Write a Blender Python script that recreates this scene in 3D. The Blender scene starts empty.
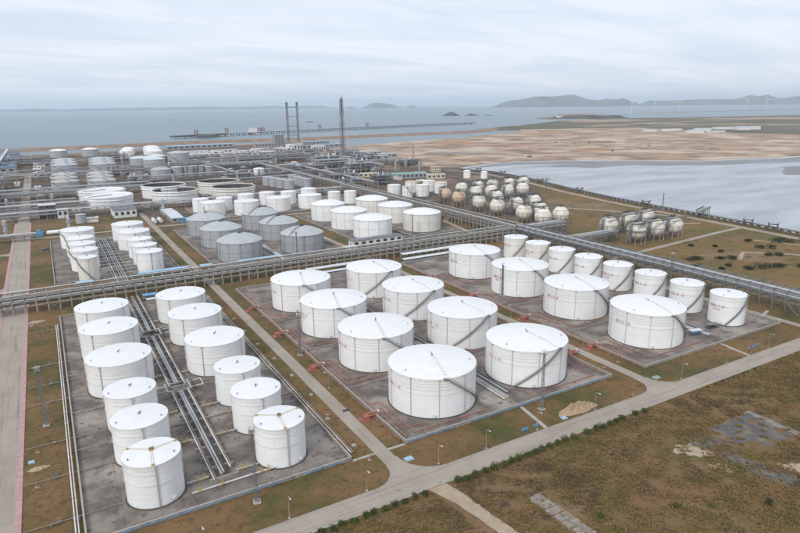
import bpy, math, random
import numpy as np
from mathutils import Matrix, Vector, noise as mnoise
random.seed(7); RNG = np.random.default_rng(7)
PI = math.pi; sin, cos, rad = math.sin, math.cos, math.radians
sc = bpy.context.scene

# ------------------------------------------------------------------ camera
# The plant grid is the world grid: X runs along the front road, Y runs back towards the sea, metres.
cam_d = bpy.data.cameras.new('camera'); cam = bpy.data.objects.new('camera', cam_d)
sc.collection.objects.link(cam); sc.camera = cam
cam_d.sensor_fit = 'HORIZONTAL'; cam_d.sensor_width = 36.0; cam_d.lens = 607.8 / 800 * 36
cam_d.clip_start = 1.0; cam_d.clip_end = 90000
_p, _r, _h = rad(14.897), rad(-0.657), rad(-30)
_f = Vector((0, cos(_p), -sin(_p))); _x = Vector((1, 0, 0)); _u = _x.cross(_f)
_X = cos(_r) * _x + sin(_r) * _u; _U = -sin(_r) * _x + cos(_r) * _u
_M = Matrix((_X, _U, -_f)).transposed().to_4x4()
cam.matrix_world = Matrix.Translation((0, 0, 100)) @ Matrix.Rotation(_h, 4, 'Z') @ _M

# ------------------------------------------------------------------ sky, sun, exposure
SUN_EL, SUN_AZ = 40.0, 212.0          # azimuth: direction the light comes from, degrees counter-clockwise from +X
world = bpy.data.worlds.new('World'); sc.world = world; world.use_nodes = True
wn, wl = world.node_tree.nodes, world.node_tree.links; wn.clear()
def WN(t, **k):
    n = wn.new(t)
    for a, b in k.items(): setattr(n, a, b)
    return n
wo = WN('ShaderNodeOutputWorld'); bg = WN('ShaderNodeBackground'); wl.new(bg.outputs[0], wo.inputs[0])
sky = WN('ShaderNodeTexSky', sky_type='NISHITA', sun_disc=False, sun_elevation=rad(SUN_EL),
         sun_rotation=rad(90 - SUN_AZ), air_density=1.0, dust_density=2.0, ozone_density=1.0)
tc = WN('ShaderNodeTexCoord'); sep = WN('ShaderNodeSeparateXYZ'); wl.new(tc.outputs['Generated'], sep.inputs[0])
def wmath(op, a, b=None, c=None):
    n = WN('ShaderNodeMath', operation=op)
    for i, q in enumerate((a, b, c)):
        if q is None: continue
        if isinstance(q, (int, float)): n.inputs[i].default_value = q
        else: wl.new(q, n.inputs[i])
    return n.outputs[0]
den = wmath('ADD', wmath('ABSOLUTE', sep.outputs[2]), 0.10)
cmb = WN('ShaderNodeCombineXYZ')
wl.new(wmath('DIVIDE', sep.outputs[0], den), cmb.inputs[0]); wl.new(wmath('DIVIDE', sep.outputs[1], den), cmb.inputs[1])
mp = WN('ShaderNodeMapping'); mp.inputs['Rotation'].default_value = (0, 0, rad(35)); mp.inputs['Scale'].default_value = (0.55, 1.25, 1)
wl.new(cmb.outputs[0], mp.inputs[0])
nz = WN('ShaderNodeTexNoise'); nz.inputs['Scale'].default_value = 1.1; nz.inputs['Detail'].default_value = 5
nz.inputs['Roughness'].default_value = 0.55; nz.inputs['Distortion'].default_value = 0.6; wl.new(mp.outputs[0], nz.inputs['Vector'])
rmp = WN('ShaderNodeMapRange'); rmp.inputs['From Min'].default_value = 0.30; rmp.inputs['From Max'].default_value = 0.72
wl.new(nz.outputs[0], rmp.inputs[0])
ccol = WN('ShaderNodeMix', data_type='RGBA'); ccol.inputs[6].default_value = (6.0, 6.75, 7.95, 1); ccol.inputs[7].default_value = (8.3, 8.6, 9.25, 1)
wl.new(rmp.outputs[0], ccol.inputs[0])
mixs = WN('ShaderNodeMix', data_type='RGBA'); mixs.inputs[0].default_value = 0.88
wl.new(sky.outputs[0], mixs.inputs[6]); wl.new(ccol.outputs[2], mixs.inputs[7]); wl.new(mixs.outputs[2], bg.inputs[0])
bg.inputs[1].default_value = 0.1
sun_d = bpy.data.lights.new('sun', 'SUN'); sun_d.energy = 1.5; sun_d.angle = rad(14); sun_d.color = (1, 0.965, 0.91)
sun = bpy.data.objects.new('sun', sun_d); sc.collection.objects.link(sun); sun.location = (0, 0, 400)
_d = Vector((cos(rad(SUN_AZ)) * cos(rad(SUN_EL)), sin(rad(SUN_AZ)) * cos(rad(SUN_EL)), sin(rad(SUN_EL))))
sun.rotation_euler = _d.to_track_quat('Z', 'Y').to_euler()
sc.view_settings.view_transform = 'Standard'; sc.view_settings.look = 'None'
sc.view_settings.exposure = 0.32; sc.view_settings.gamma = 1.0; sc.view_settings.use_curve_mapping = False
cy = sc.cycles; cy.max_bounces = 8; cy.diffuse_bounces = 2; cy.glossy_bounces = 2; cy.transmission_bounces = 2; cy.volume_bounces = 4
cy.use_denoising = True

# ------------------------------------------------------------------ helpers
COL = sc.collection
class MB:
    """collects vertices and faces of one mesh"""
    def __init__(s): s.v = []; s.f = []; s.m = []
    def _add(s, vs, fs):
        o = len(s.v); s.v += [tuple(q) for q in vs]; s.f += [tuple(i + o for i in f) for f in fs]; return s
    def box(s, x0, x1, y0, y1, z0, z1):
        return s._add([(x, y, z) for z in (z0, z1) for y in (y0, y1) for x in (x0, x1)],
                      [(0, 2, 3, 1), (4, 5, 7, 6), (0, 1, 5, 4), (2, 6, 7, 3), (0, 4, 6, 2), (1, 3, 7, 5)])
    def cb(s, x, y, z, sx, sy, sz): return s.box(x - sx / 2, x + sx / 2, y - sy / 2, y + sy / 2, z, z + sz)
    def tube(s, pts, r, n=6, caps=True):
        pts = [Vector(p) for p in pts]; rings = []; k = len(pts)
        for i, p in enumerate(pts):
            t = (pts[min(i + 1, k - 1)] - pts[max(i - 1, 0)]).normalized()
            a = Vector((0, 0, 1)) if abs(t.z) < .9 else Vector((1, 0, 0))
            e1 = t.cross(a).normalized(); e2 = t.cross(e1)
            ri = r[i] if isinstance(r, (list, tuple)) else r
            sc_ = 1.0
            if 0 < i < k - 1:
                c = (pts[i] - pts[i - 1]).normalized().dot((pts[i + 1] - pts[i]).normalized())
                sc_ = 1 / max(.5, math.sqrt(max(.05, (1 + c) / 2)))
            rings.append([p + (e1 * cos(2 * PI * j / n) + e2 * sin(2 * PI * j / n)) * ri * (sc_ if k > 2 else 1) for j in range(n)])
        fs = []
        for i in range(k - 1):
            for j in range(n):
                fs.append((i * n + j, (i + 1) * n + j, (i + 1) * n + (j + 1) % n, i * n + (j + 1) % n))
        if caps: fs.append(tuple(range(n))); fs.append(tuple(reversed([(k - 1) * n + j for j in range(n)])))
        return s._add([q for r_ in rings for q in r_], fs)
    def lathe(s, prof, n=48, x=0, y=0, closed=False):
        vs = []; fs = []; idx = []
        for (r, z) in prof:
            if r < 1e-6: idx.append([len(vs)] * n); vs.append((x, y, z))
            else:
                idx.append([len(vs) + j for j in range(n)])
                vs += [(x + r * cos(2 * PI * j / n), y + r * sin(2 * PI * j / n), z) for j in range(n)]
        P = list(zip(idx, idx[1:])) + ([(idx[-1], idx[0])] if closed else [])
        for a, b in P:
            for j in range(n):
                f = []
                for q in (a[j], a[(j + 1) % n], b[(j + 1) % n], b[j]):
                    if q not in f: f.append(q)
                if len(f) > 2: fs.append(tuple(f))
        return s._add(vs, fs)
    def arcstrip(s, R0, R1, a0, a1, z0, z1, n):
        vs = []; fs = []
        for i in range(n + 1):
            t = i / n; a = a0 + (a1 - a0) * t
            zz = z0 + (z1 - z0) * t if not callable(z0) else z0(t)
            for R in (R0, R1):
                for dz in (0, .18): vs.append((R * cos(a), R * sin(a), zz + dz))
        for i in range(n):
            o = i * 4; p = o + 4
            fs += [(o, p, p + 1, o + 1), (o + 2, o + 3, p + 3, p + 2), (o, o + 2, p + 2, p), (o + 1, p + 1, p + 3, o + 3)]
        return s._add(vs, fs)
    def poly(s, pts, z): 
        return s._add([(x, y, z) for x, y in pts], [tuple(range(len(pts)))])
    def prism(s, pts, z0, z1):
        n = len(pts)
        if sum(pts[i][0] * pts[(i + 1) % n][1] - pts[(i + 1) % n][0] * pts[i][1] for i in range(n)) < 0: pts = pts[::-1]
        return s._add([(x, y, z0) for x, y in pts] + [(x, y, z1) for x, y in pts],
                      [tuple(range(n))[::-1], tuple(range(n, 2 * n))] + [(i, (i + 1) % n, n + (i + 1) % n, n + i) for i in range(n)])
    def mesh(s, name, mat, smooth=None):
        m = bpy.data.meshes.new(name); m.from_pydata(s.v, [], s.f)
        if mat is not None: m.materials.append(mat)
        if smooth:
            m.polygons.foreach_set('use_smooth', [True] * len(m.polygons)); m.set_sharp_from_angle(angle=rad(smooth))
        m.update(); return m
CACHE = {}
def cached(key, fn):
    if key not in CACHE: CACHE[key] = fn()
    return CACHE[key]
def ob(name, mesh, parent=None, loc=(0, 0, 0), rz=0.0, **pr):
    o = bpy.data.objects.new(name, mesh); COL.objects.link(o)
    o.location = loc
    if rz: o.rotation_euler = (0, 0, rz)
    if parent is not None: o.parent = parent
    for k, v in pr.items(): o[k] = v
    return o
def thing(name, loc, label, category, group=None, rz=0.0):
    o = ob(name, None, None, loc, rz, label=label, category=category); o.empty_display_size = 1
    if group: o['group'] = group
    return o
def struct(name, mesh, parent=None, **k): return ob(name, mesh, parent, kind='structure', **k)
ORD = ['first', 'second', 'third', 'fourth', 'fifth', 'sixth', 'seventh', 'eighth', 'ninth', 'tenth', 'eleventh', 'twelfth', 'thirteenth', 'fourteenth', 'fifteenth', 'sixteenth', 'seventeenth', 'eighteenth', 'nineteenth', 'twentieth']

# ------------------------------------------------------------------ materials
def mat(name, c1, c2=None, scale=.2, rough=.8, metal=0., lo=.4, hi=.65, c3=None, scale3=.02, lo3=.45, hi3=.6, rnd=0., bump=0., bscale=2.,
        stretch=(1, 1, 1), detail=5, spec=.3, streak=None, c4=None, scale4=1.2, lo4=.55, hi4=.62, stretch3=(1, 1, 1)):
    m = bpy.data.materials.new(name); m.use_nodes = True; n, l = m.node_tree.nodes, m.node_tree.links
    b = n['Principled BSDF']; b.inputs['Roughness'].default_value = rough; b.inputs['Metallic'].default_value = metal
    b.inputs['Specular IOR Level'].default_value = spec
    geo = n.new('ShaderNodeNewGeometry'); col = None
    def noise(sca, lo_, hi_, st, det=detail):
        mpn = n.new('ShaderNodeMapping'); mpn.inputs['Scale'].default_value = st; l.new(geo.outputs['Position'], mpn.inputs[0])
        t = n.new('ShaderNodeTexNoise'); t.inputs['Scale'].default_value = sca; t.inputs['Detail'].default_value = det
        t.inputs['Roughness'].default_value = .6; l.new(mpn.outputs[0], t.inputs['Vector'])
        r = n.new('ShaderNodeMapRange'); r.inputs['From Min'].default_value = lo_; r.inputs['From Max'].default_value = hi_; l.new(t.outputs[0], r.inputs[0])
        return r.outputs[0]
    def mix(fac, a, bcol):
        x = n.new('ShaderNodeMix'); x.data_type = 'RGBA'; l.new(fac, x.inputs[0])
        if isinstance(a, tuple): x.inputs[6].default_value = (*a, 1)
        else: l.new(a, x.inputs[6])
        x.inputs[7].default_value = (*bcol, 1); return x.outputs[2]
    col = c1
    if c2: col = mix(noise(scale, lo, hi, stretch), col, c2)
    if c3: col = mix(noise(scale3, lo3, hi3, stretch3), col, c3)
    if c4: col = mix(noise(scale4, lo4, hi4, (1, 1, 1)), col, c4)
    if streak: col = mix(noise(streak[1], streak[2], streak[3], (1, 1, .06), 4), col, streak[0])
    if rnd:
        oi = n.new('ShaderNodeObjectInfo'); mr = n.new('ShaderNodeMapRange'); l.new(oi.outputs['Random'], mr.inputs[0])
        mr.inputs['To Min'].default_value = 1 - rnd; mr.inputs['To Max'].default_value = 1 + rnd
        hs = n.new('ShaderNodeHueSaturation'); l.new(mr.outputs[0], hs.inputs['Value'])
        if isinstance(col, tuple): hs.inputs['Color'].default_value = (*col, 1)
        else: l.new(col, hs.inputs['Color'])
        col = hs.outputs[0]
    if isinstance(col, tuple): b.inputs['Base Color'].default_value = (*col, 1)
    else: l.new(col, b.inputs['Base Color'])
    if bump:
        t = n.new('ShaderNodeTexNoise'); t.inputs['Scale'].default_value = bscale; t.inputs['Detail'].default_value = 5; l.new(geo.outputs['Position'], t.inputs['Vector'])
        bp = n.new('ShaderNodeBump'); bp.inputs['Strength'].default_value = 1; bp.inputs['Distance'].default_value = bump
        l.new(t.outputs[0], bp.inputs['Height']); l.new(bp.outputs[0], b.inputs['Normal'])
    return m
M = {}
M['white'] = mat('white_paint', (.83, .83, .82), (.78, .78, .765), .25, .45, streak=((.62, .57, .50), .8, .62, .9), rnd=.035)
M['roofwhite'] = mat('roof_white_paint', (.765, .765, .76), (.725, .725, .715), .35, .5, c3=(.65, .64, .615), scale3=.5, lo3=.60, hi3=.88, rnd=.02)
M['cream'] = mat('cream_paint', (.76, .74, .69), (.70, .675, .61), .3, .5, streak=((.56, .49, .40), .7, .58, .85), rnd=.04)
M['tan'] = mat('rusty_cream_paint', (.62, .47, .33), (.70, .60, .48), .4, .55, streak=((.42, .27, .16), .6, .5, .8), rnd=.04)
M['sphere'] = mat('sphere_cream_paint', (.74, .71, .64), (.62, .56, .46), .35, .45, lo=.42, hi=.72, streak=((.50, .41, .31), .6, .54, .8), rnd=.05)
M['sphere_tan'] = mat('sphere_rust_paint', (.60, .43, .29), (.68, .55, .42), .35, .55, streak=((.40, .25, .15), .5, .5, .8), rnd=.05)
M['alum'] = mat('grey_cladding', (.43, .445, .455), (.385, .40, .41), .3, .5, metal=.1, streak=((.33, .33, .33), .7, .55, .85), rnd=.04)
M['alumroof'] = mat('grey_roof_cladding', (.46, .475, .48), (.40, .415, .425), .3, .5, metal=.1, rnd=.03)
M['steel'] = mat('galvanised_steel', (.24, .25, .26), (.165, .172, .18), .5, .5, metal=.3, rnd=.12)
M['dark'] = mat('dark_steel', (.085, .09, .095), (.12, .115, .11), .6, .6, metal=.2)
M['pipe'] = mat('silver_pipe_cladding', (.50, .51, .51), (.40, .40, .40), .35, .35, metal=.45, rnd=.12, stretch=(.3, .3, 1))
M['pipew'] = mat('white_pipe_paint', (.66, .65, .63), (.54, .52, .48), .4, .5, rnd=.08)
M['pipeb'] = mat('brown_pipe_paint', (.24, .20, .165), (.32, .285, .25), .5, .6, rnd=.1)
M['rackc'] = mat('rack_concrete', (.35, .32, .285), (.23, .207, .182), .6, .85, rnd=.1)
M['red'] = mat('red_pipe_paint', (.34, .11, .085), (.40, .19, .155), .8, .6, rnd=.12)
M['rust'] = mat('rust_red_riser', (.46, .345, .295), (.56, .47, .42), 1.0, .65)
M['ring'] = mat('faded_ring_pipe', (.60, .55, .50), (.68, .65, .61), 1.0, .6)
M['mark'] = mat('red_lettering_paint', (.50, .20, .21), (.58, .33, .33), 2, .6)
M['markf'] = mat('faded_lettering_paint', (.62, .42, .42), (.70, .58, .57), 2, .6)
M['yellow'] = mat('yellow_paint', (.46, .33, .11), (.34, .24, .10), 2, .55)
M['blue'] = mat('blue_paint', (.10, .29, .52), (.16, .36, .56), .5, .45, rnd=.08)
M['bluelt'] = mat('light_blue_sheet_roof', (.27, .47, .64), (.34, .53, .67), .3, .45, rnd=.05)
M['bluedk'] = mat('dark_blue_roof', (.055, .11, .19), (.09, .15, .23), .3, .5, rnd=.1)
M['conc'] = mat('pale_concrete', (.42, .395, .355), (.33, .305, .27), .5, .9, rnd=.05, bump=.01)
M['bund'] = mat('bund_concrete', (.34, .31, .275), (.24, .215, .19), .4, .9, streak=((.15, .135, .12), .7, .5, .75))
M['pad'] = mat('stained_pad_concrete', (.235, .203, .177), (.135, .116, .103), .11, .92, lo=.42, hi=.58, detail=8, c3=(.345, .303, .262), scale3=.045, lo3=.52, hi3=.64, rnd=.08, c4=(.088, .075, .067), scale4=.38, lo4=.57, hi4=.68)
M['padjoint'] = mat('pad_joint_soil', (.085, .078, .068), (.12, .105, .085), .4, .95)
M['road'] = mat('road_concrete', (.365, .315, .262), (.31, .265, .218), .07, .9, c3=(.20, .17, .14), scale3=.9, lo3=.53, hi3=.75, stretch3=(.035, 1, 1), c4=(.17, .145, .12), scale4=.35, lo4=.64, hi4=.72, rnd=.02, bump=.01)
M['roadv'] = mat('service_road_concrete', (.365, .315, .262), (.31, .265, .218), .07, .9, c3=(.20, .17, .14), scale3=.9, lo3=.53, hi3=.75, stretch3=(1, .035, 1), c4=(.17, .145, .12), scale4=.35, lo4=.64, hi4=.72, rnd=.02, bump=.01)
M['kerb'] = mat('kerb_concrete', (.40, .37, .33), (.31, .285, .25), .8, .9)
M['pink'] = mat('pink_paving', (.42, .24, .23), (.47, .32, .30), .6, .9)
M['soil'] = mat('bare_pale_soil', (.40, .32, .235), (.33, .255, .18), .5, .95, bump=.05)
M['sandpile'] = mat('heaped_sand', (.42, .31, .205), (.33, .235, .15), .9, .95, bump=.1)
M['bldg'] = mat('white_plaster', (.72, .71, .69), (.62, .60, .57), .3, .7, rnd=.05)
M['bldgtan'] = mat('cream_plaster', (.62, .53, .40), (.55, .47, .36), .4, .75)
M['bldggrey'] = mat('grey_plaster', (.36, .37, .38), (.28, .29, .30), .3, .7, rnd=.12)
M['roofgrey'] = mat('dark_grey_roof', (.15, .155, .17), (.20, .205, .215), .4, .6, rnd=.1)
M['rooflt'] = mat('pale_sheet_roof', (.62, .65, .66), (.52, .55, .56), .3, .5, rnd=.06)
M['green'] = mat('faded_green_roof', (.20, .32, .30), (.26, .37, .34), .3, .6)
M['glass'] = mat('window_glass', (.04, .05, .06), None, rough=.15, spec=.6)
M['black'] = mat('black_rubber', (.03, .03, .03), (.05, .05, .05), 1, .7)
M['deckdark'] = mat('floating_roof_deck', (.028, .034, .05), (.045, .05, .065), .12, .8)
M['innerwall'] = mat('dark_inner_wall', (.07, .07, .08), (.12, .10, .085), .2, .8)  # near-black inner wall of the deep open-topped tanks
M['rock'] = mat('brown_rock_armour', (.21, .14, .10), (.31, .225, .17), .05, .95, bump=.3, bscale=.3)
M['leaf'] = mat('hedge_leaves', (.050, .082, .020), (.085, .115, .032), 1.2, .8, rnd=.15)
M['leafdk'] = mat('dark_shrub_leaves', (.024, .036, .015), (.045, .058, .022), .8, .8, rnd=.2)
M['leafol'] = mat('olive_shrub_leaves', (.085, .10, .03), (.12, .12, .04), .8, .85, rnd=.2)
M['wood'] = mat('shrub_stem', (.10, .075, .05), None)
M['grass'] = mat('dry_grass_blades', (.215, .130, .056), (.146, .117, .039), .09, .95, lo=.42, hi=.58, c3=(.26, .18, .09), scale3=.5, lo3=.52, hi3=.7, c4=(.098, .067, .037), scale4=.05, lo4=.53, hi4=.63)
M['ground'] = mat('dry_grass_ground', (.162, .098, .042), (.078, .078, .024), .05, .97, lo=.43, hi=.58, detail=8, c3=(.20, .118, .055), scale3=.02, lo3=.48, hi3=.62,
                  c4=(.072, .050, .026), scale4=.33, lo4=.54, hi4=.70, bump=.25, bscale=.8)
M['field'] = mat('brown_scrub_field', (.176, .105, .050), (.122, .096, .034), .03, .97, lo=.44, hi=.57, detail=9, c3=(.20, .126, .072), scale3=.07, lo3=.52, hi3=.66,
                 c4=(.068, .046, .028), scale4=.16, lo4=.54, hi4=.67, bump=.3, bscale=.7)
M['meadow'] = mat('golden_meadow', (.19, .116, .045), (.125, .099, .034), .02, .97, lo=.42, hi=.6, detail=8, c3=(.22, .15, .09), scale3=.012, lo3=.54, hi3=.66, c4=(.08, .058, .025), scale4=.12, lo4=.54, hi4=.68, bump=.2, bscale=.6)
M['indus'] = mat('industrial_yard_ground', (.155, .100, .062), (.085, .074, .063), .03, .95, lo=.43, hi=.57, detail=9, c3=(.27, .20, .14), scale3=.014, lo3=.55, hi3=.63, c4=(.062, .052, .04), scale4=.09, lo4=.52, hi4=.64)
M['sand'] = mat('reclaimed_sand', (.375, .262, .178), (.205, .145, .098), .016, .97, lo=.47, hi=.60, detail=10, stretch=(1, .8, 1), c3=(.50, .405, .315), scale3=.0085, lo3=.50, hi3=.59,
                c4=(.37, .19, .105), scale4=.0034, lo4=.58, hi4=.66)
M['farland'] = mat('far_green_land', (.075, .085, .05), (.13, .11, .07), .006, .97, lo=.42, hi=.58, detail=9, c3=(.33, .24, .165), scale3=.0013, lo3=.5, hi3=.58)
M['mud'] = mat('red_mud_flat', (.28, .20, .17), (.22, .16, .14), .002, .9)
M['hill'] = mat('far_hill_scrub', (.030, .042, .034), (.12, .11, .09), .0025, .97, lo=.42, hi=.62)
M['wetmud'] = mat('wet_mud', (.215, .21, .21), (.17, .168, .172), .02, .55, lo=.4, hi=.6, stretch=(1, .4, 1), spec=.5)
def water(name, c, c2, rough, bump, sc1, sc2, st=(1, 1, 1), spec=.5):
    m = mat(name, c, c2, sc1, rough, lo=.40, hi=.62, spec=spec, stretch=st, bump=bump, bscale=sc2); return m
M['sea'] = water('sea_water', (.145, .20, .235), (.18, .232, .262), .42, .5, .0011, .06, st=(1, .35, 1), spec=.28)
M['lagoon'] = water('lagoon_water', (.41, .428, .455), (.275, .29, .315), .38, .15, .016, .15, st=(.45, 1.5, 1), spec=.4)

# ================================================================== the setting
def jag(pts, step, amp, closed=True, seed=0):
    out = []; n = len(pts)
    for i in range(n if closed else n - 1):
        a, b = Vector(pts[i]), Vector(pts[(i + 1) % n]); d = (b - a).length; k = max(1, int(d / step)); nn = Vector((-(b - a).y, (b - a).x)).normalized()
        for j in range(k):
            p = a.lerp(b, j / k)
            if j: p = p + nn * amp * (mnoise.noise(Vector((p.x / step * .37 + seed, p.y / step * .37, seed))) * 1.6)
            out.append((p.x, p.y))
    return out
def land(name, pts, m, z, depth=3.0, step=0, amp=0, **pr):
    if step: pts = jag(pts, step, amp, seed=len(name) * 1.7)
    return struct(name, MB().prism(pts, z - depth, z).mesh(name, M[m]), **pr)
def strip(name, line, w, m, z, parent=None, **pr):
    L, R = [], []; n = len(line)
    for i in range(n):
        a, b = Vector(line[max(0, i - 1)]), Vector(line[min(n - 1, i + 1)]); t = (b - a).normalized(); q = Vector((-t.y, t.x)) * w / 2; p = Vector(line[i])
        L.append(tuple(p + q)); R.append(tuple(p - q))
    mb = MB()
    for i in range(n - 1): mb.prism([L[i], L[i + 1], R[i + 1], R[i]], min(-.05, z - .1), z)
    return ob(name, mb.mesh(name, M[m]), parent, **(pr or {'kind': 'structure'}))
def sheet(name, pts, m, z, step=0, amp=0, parent=None, **pr):
    if step: pts = jag(pts, step, amp, seed=len(name) * 1.3)
    n = len(pts)
    if sum(pts[i][0] * pts[(i + 1) % n][1] - pts[(i + 1) % n][0] * pts[i][1] for i in range(n)) < 0: pts = pts[::-1]
    return ob(name, MB().poly(pts, z).mesh(name, M[m]), parent, **(pr or {'kind': 'structure'}))

M['foam'] = mat('pale_tide_foam', (.66, .66, .65), (.45, .44, .43), .03, .8)
struct('sea', MB().poly([(-45000, -20000), (60000, -20000), (60000, 60000), (-45000, 60000)], -2.0).mesh('sea', M['sea']))
LAG = [(485, -400), (490, 150), (497, 236), (505, 300), (513, 370), (523, 440), (540, 520), (570, 620), (584, 715), (566, 790)]
LAGFAR = [(582, 822), (655, 850), (735, 862), (811, 822), (894, 758), (1002, 674), (1166, 628), (1237, 628), (1420, 650), (1900, 520), (2600, 100), (2600, -400)]
struct('lagoon', MB().poly(jag([(440, -400), (2700, -400), (2700, 560), (1500, 700), (900, 900), (540, 900)], 4000, 0), -1.3).mesh('lagoon', M['lagoon']))
sheet('mud_flat', [(560, 800), (640, 842), (735, 858), (811, 818), (894, 752), (1002, 664), (1166, 616), (1300, 615), (1900, 480), (1900, 430), (1300, 520), (1130, 560), (960, 610), (840, 690), (760, 690), (715, 745), (690, 770), (760, 760), (720, 800), (640, 806)], 'wetmud', -1.22, 25, 9)
sheet('mud_flat', [(900, 470), (1300, 380), (1900, 180), (1900, 330), (1300, 470), (1000, 530)], 'wetmud', -1.22, 25, 14)
strip('tide_line', [(p[0] + (8 if i < 2 else 0), p[1] - 9) for i, p in enumerate(LAGFAR[:10])], 7, 'foam', -1.15)
GR = [(-900, -400)] + LAG + [(558, 830), (556, 1000), (590, 1360), (600, 1420), (650, 1660), (347, 1606), (116, 1582), (14, 1554), (-79, 1561), (-900, 1500)]
land('ground', GR, 'ground', 0.0, 3.5, 14, 1.5)
sheet('field', [(-500, -395), (484, -395), (488, 119), (-500, 119)], 'field', .006)
sheet('meadow', [(312, 119.2), (488, 119.2), (494, 236), (502, 300), (510, 370), (519, 440), (533, 515), (500, 535), (330, 352), (312, 345)], 'meadow', .008, 20, 1)
sheet('yard', [(-880, 640), (70, 640), (86, 545), (330, 545), (336, 330), (352, 338), (505, 545), (570, 640), (590, 740), (556, 1000), (588, 1360), (600, 1420), (640, 1640), (347, 1598), (116, 1574), (14, 1546), (-79, 1553), (-880, 1480)], 'indus', .010, 20, 2)
# reclaimed sand beyond the lagoon, far coast, breakwater
SAND = [(554, 880), (558, 838)] + LAGFAR[:10] + [(2300, 620), (1960, 1000), (1996, 1352), (2150, 1735), (1919, 1836), (1760, 2040), (1567, 1790), (1400, 1700), (1167, 1573), (865, 1490), (609, 1390), (585, 1340), (560, 1000)]
land('reclaimed_sand', SAND, 'sand', .10, 3.4, 30, 9)
land('far_land', [(1500, 1935), (1771, 2166), (2161, 2360), (2595, 2660), (3056, 2770), (3385, 2735), (3854, 2490), (4622, 2390), (7000, 1800), (7000, -200), (2600, 200), (2200, 700), (1925, 1010), (1960, 1352), (2110, 1700), (1880, 1800)], 'farland', .35, 3, 60, 18)
land('mud_flat', [(3050, 3330), (3400, 3560), (4250, 4330), (4700, 4350), (4000, 3600), (3500, 3150), (3150, 2960), (2850, 2980)], 'mud', -.3, 2, 80, 30)
land('mud_flat', [(4950, 3980), (5900, 4020), (7790, 4050), (9500, 3700), (9500, 3500), (7600, 3880), (5800, 3880), (4950, 3900)], 'mud', -.3, 2, 80, 18)
sheet('pale_track', [(1950, 1890), (2400, 1990), (3000, 2060), (4300, 2000), (4300, 1960), (3000, 2020), (2400, 1950), (1960, 1855)], 'sand', .37)
# the breakwater: two sides of rough rock with a flat crown
def bank(name, line, w0, w1, h, m):
    mb = MB(); L = jag(line, 18, 5, closed=False, seed=3) + [line[-1]]; n = len(L); vs = []
    for i, p in enumerate(L):
        a, b = Vector(L[max(0, i - 1)]), Vector(L[min(n - 1, i + 1)]); t = (b - a).normalized(); q = Vector((-t.y, t.x))
        for off, z in ((-w0, -3), (-w1, h), (-w1 * .3, h * 1.1), (w1 * .3, h * 1.1), (w1, h), (w0, -3)):
            z2 = z + (mnoise.noise(Vector((p[0] * .05, p[1] * .05, off))) * .9 if z > -3 else 0)
            vs.append((p[0] + q.x * off, p[1] + q.y * off, z2))
    fs = [(i * 6 + j, i * 6 + j + 1, i * 6 + j + 7, i * 6 + j + 6) for i in range(n - 1) for j in range(5)]
    mb._add(vs, fs); return struct(name, mb.mesh(name, M[m]))
bank('breakwater', [(-900, 1760), (-200, 1790), (-88, 1812), (130, 1825), (404, 1868), (690, 1822), (1050, 1845), (1285, 1835), (1440, 1880), (1600, 2010)], 46, 26, 4.0, 'rock')
bank('shore_bank', [(-900, 1493), (-79, 1560), (14, 1556), (116, 1582), (347, 1606), (640, 1655)], 16, 8, 2.5, 'rock')

# hills and islands on the horizon: height fields with a ridge line
def hill(name, line, depth, seed, step=110):
    """line: (x, y, height) along the ridge"""
    mb = MB(); pts = []
    for i in range(len(line) - 1):
        a, b = Vector(line[i]), Vector(line[i + 1]); k = max(1, int((b - a).length / step))
        pts += [a.lerp(b, j / k) for j in range(k)]
    pts.append(Vector(line[-1])); n = len(pts); m = 21; vs = []
    ax = (pts[-1] - pts[0]); t = Vector((ax.x, ax.y, 0)).normalized(); q = Vector((-t.y, t.x, 0))
    for i, p in enumerate(pts):
        e = min(1, (min(i, n - 1 - i) + .15) / 2.5)
        for j in range(m):
            s = (j / (m - 1)) * 2 - 1
            fall = max(0, 1 - abs(s) ** 1.25)
            x, y = p.x + q.x * s * depth, p.y + q.y * s * depth
            nzv = mnoise.fractal(Vector((x / (depth * .55), y / (depth * .55), seed)), .8, 2.2, 6)
            z = p.z * fall * (1 + .60 * nzv * (1 - fall * .5)) * e - 4
            vs.append((x, y, z))
    fs = [(i * m + j, (i + 1) * m + j, (i + 1) * m + j + 1, i * m + j + 1) for i in range(n - 1) for j in range(m - 1)]
    mb._add(vs, fs); return struct(name, mb.mesh(name, M['hill'], 60))
hill('hill', [(11203,14089,88),(11376,13949,118),(11631,13738,182),(11839,13558,206),(12104,13323,255),(12302,13140,292),(12439,13010,302),(12592,12863,339),(12744,12712,328),(12874,12580,333),(12968,12484,292),(13080,12366,223),(13189,12250,182),(13330,12096,179),(13432,11983,208),(13552,11847,193),(13701,11674,211),(13866,11478,155),(14072,11224,125)], 1300, 1.3)
hill('hill', [(15515,12621,122),(15804,12257,145),(16129,11826,132),(16358,11507,169),(16580,11186,150),(16789,10869,164),(16963,10595,167),(17064,10431,205),(17149,10292,269),(17197,10210,281),(17262,10101,225),(17321,9999,237),(17379,9897,248),(17441,9789,193),(17533,9622,159),(17696,9319,169),(17949,8821,163),(18225,8237,141),(18467,7678,180),(18755,6946,120)], 1500, 4.1)
hill('island', [(8990,17865,112),(9217,17749,151),(9442,17631,175),(9610,17540,181),(9831,17417,144),(10106,17259,105)], 700, 7.7)
hill('island', [(10698,18071,118),(10898,17951,157),(11069,17846,122)], 450, 2.2)
hill('island', [(8872,19034,131),(9023,18963,148),(9231,18862,129)], 400, 5.2)
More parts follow.
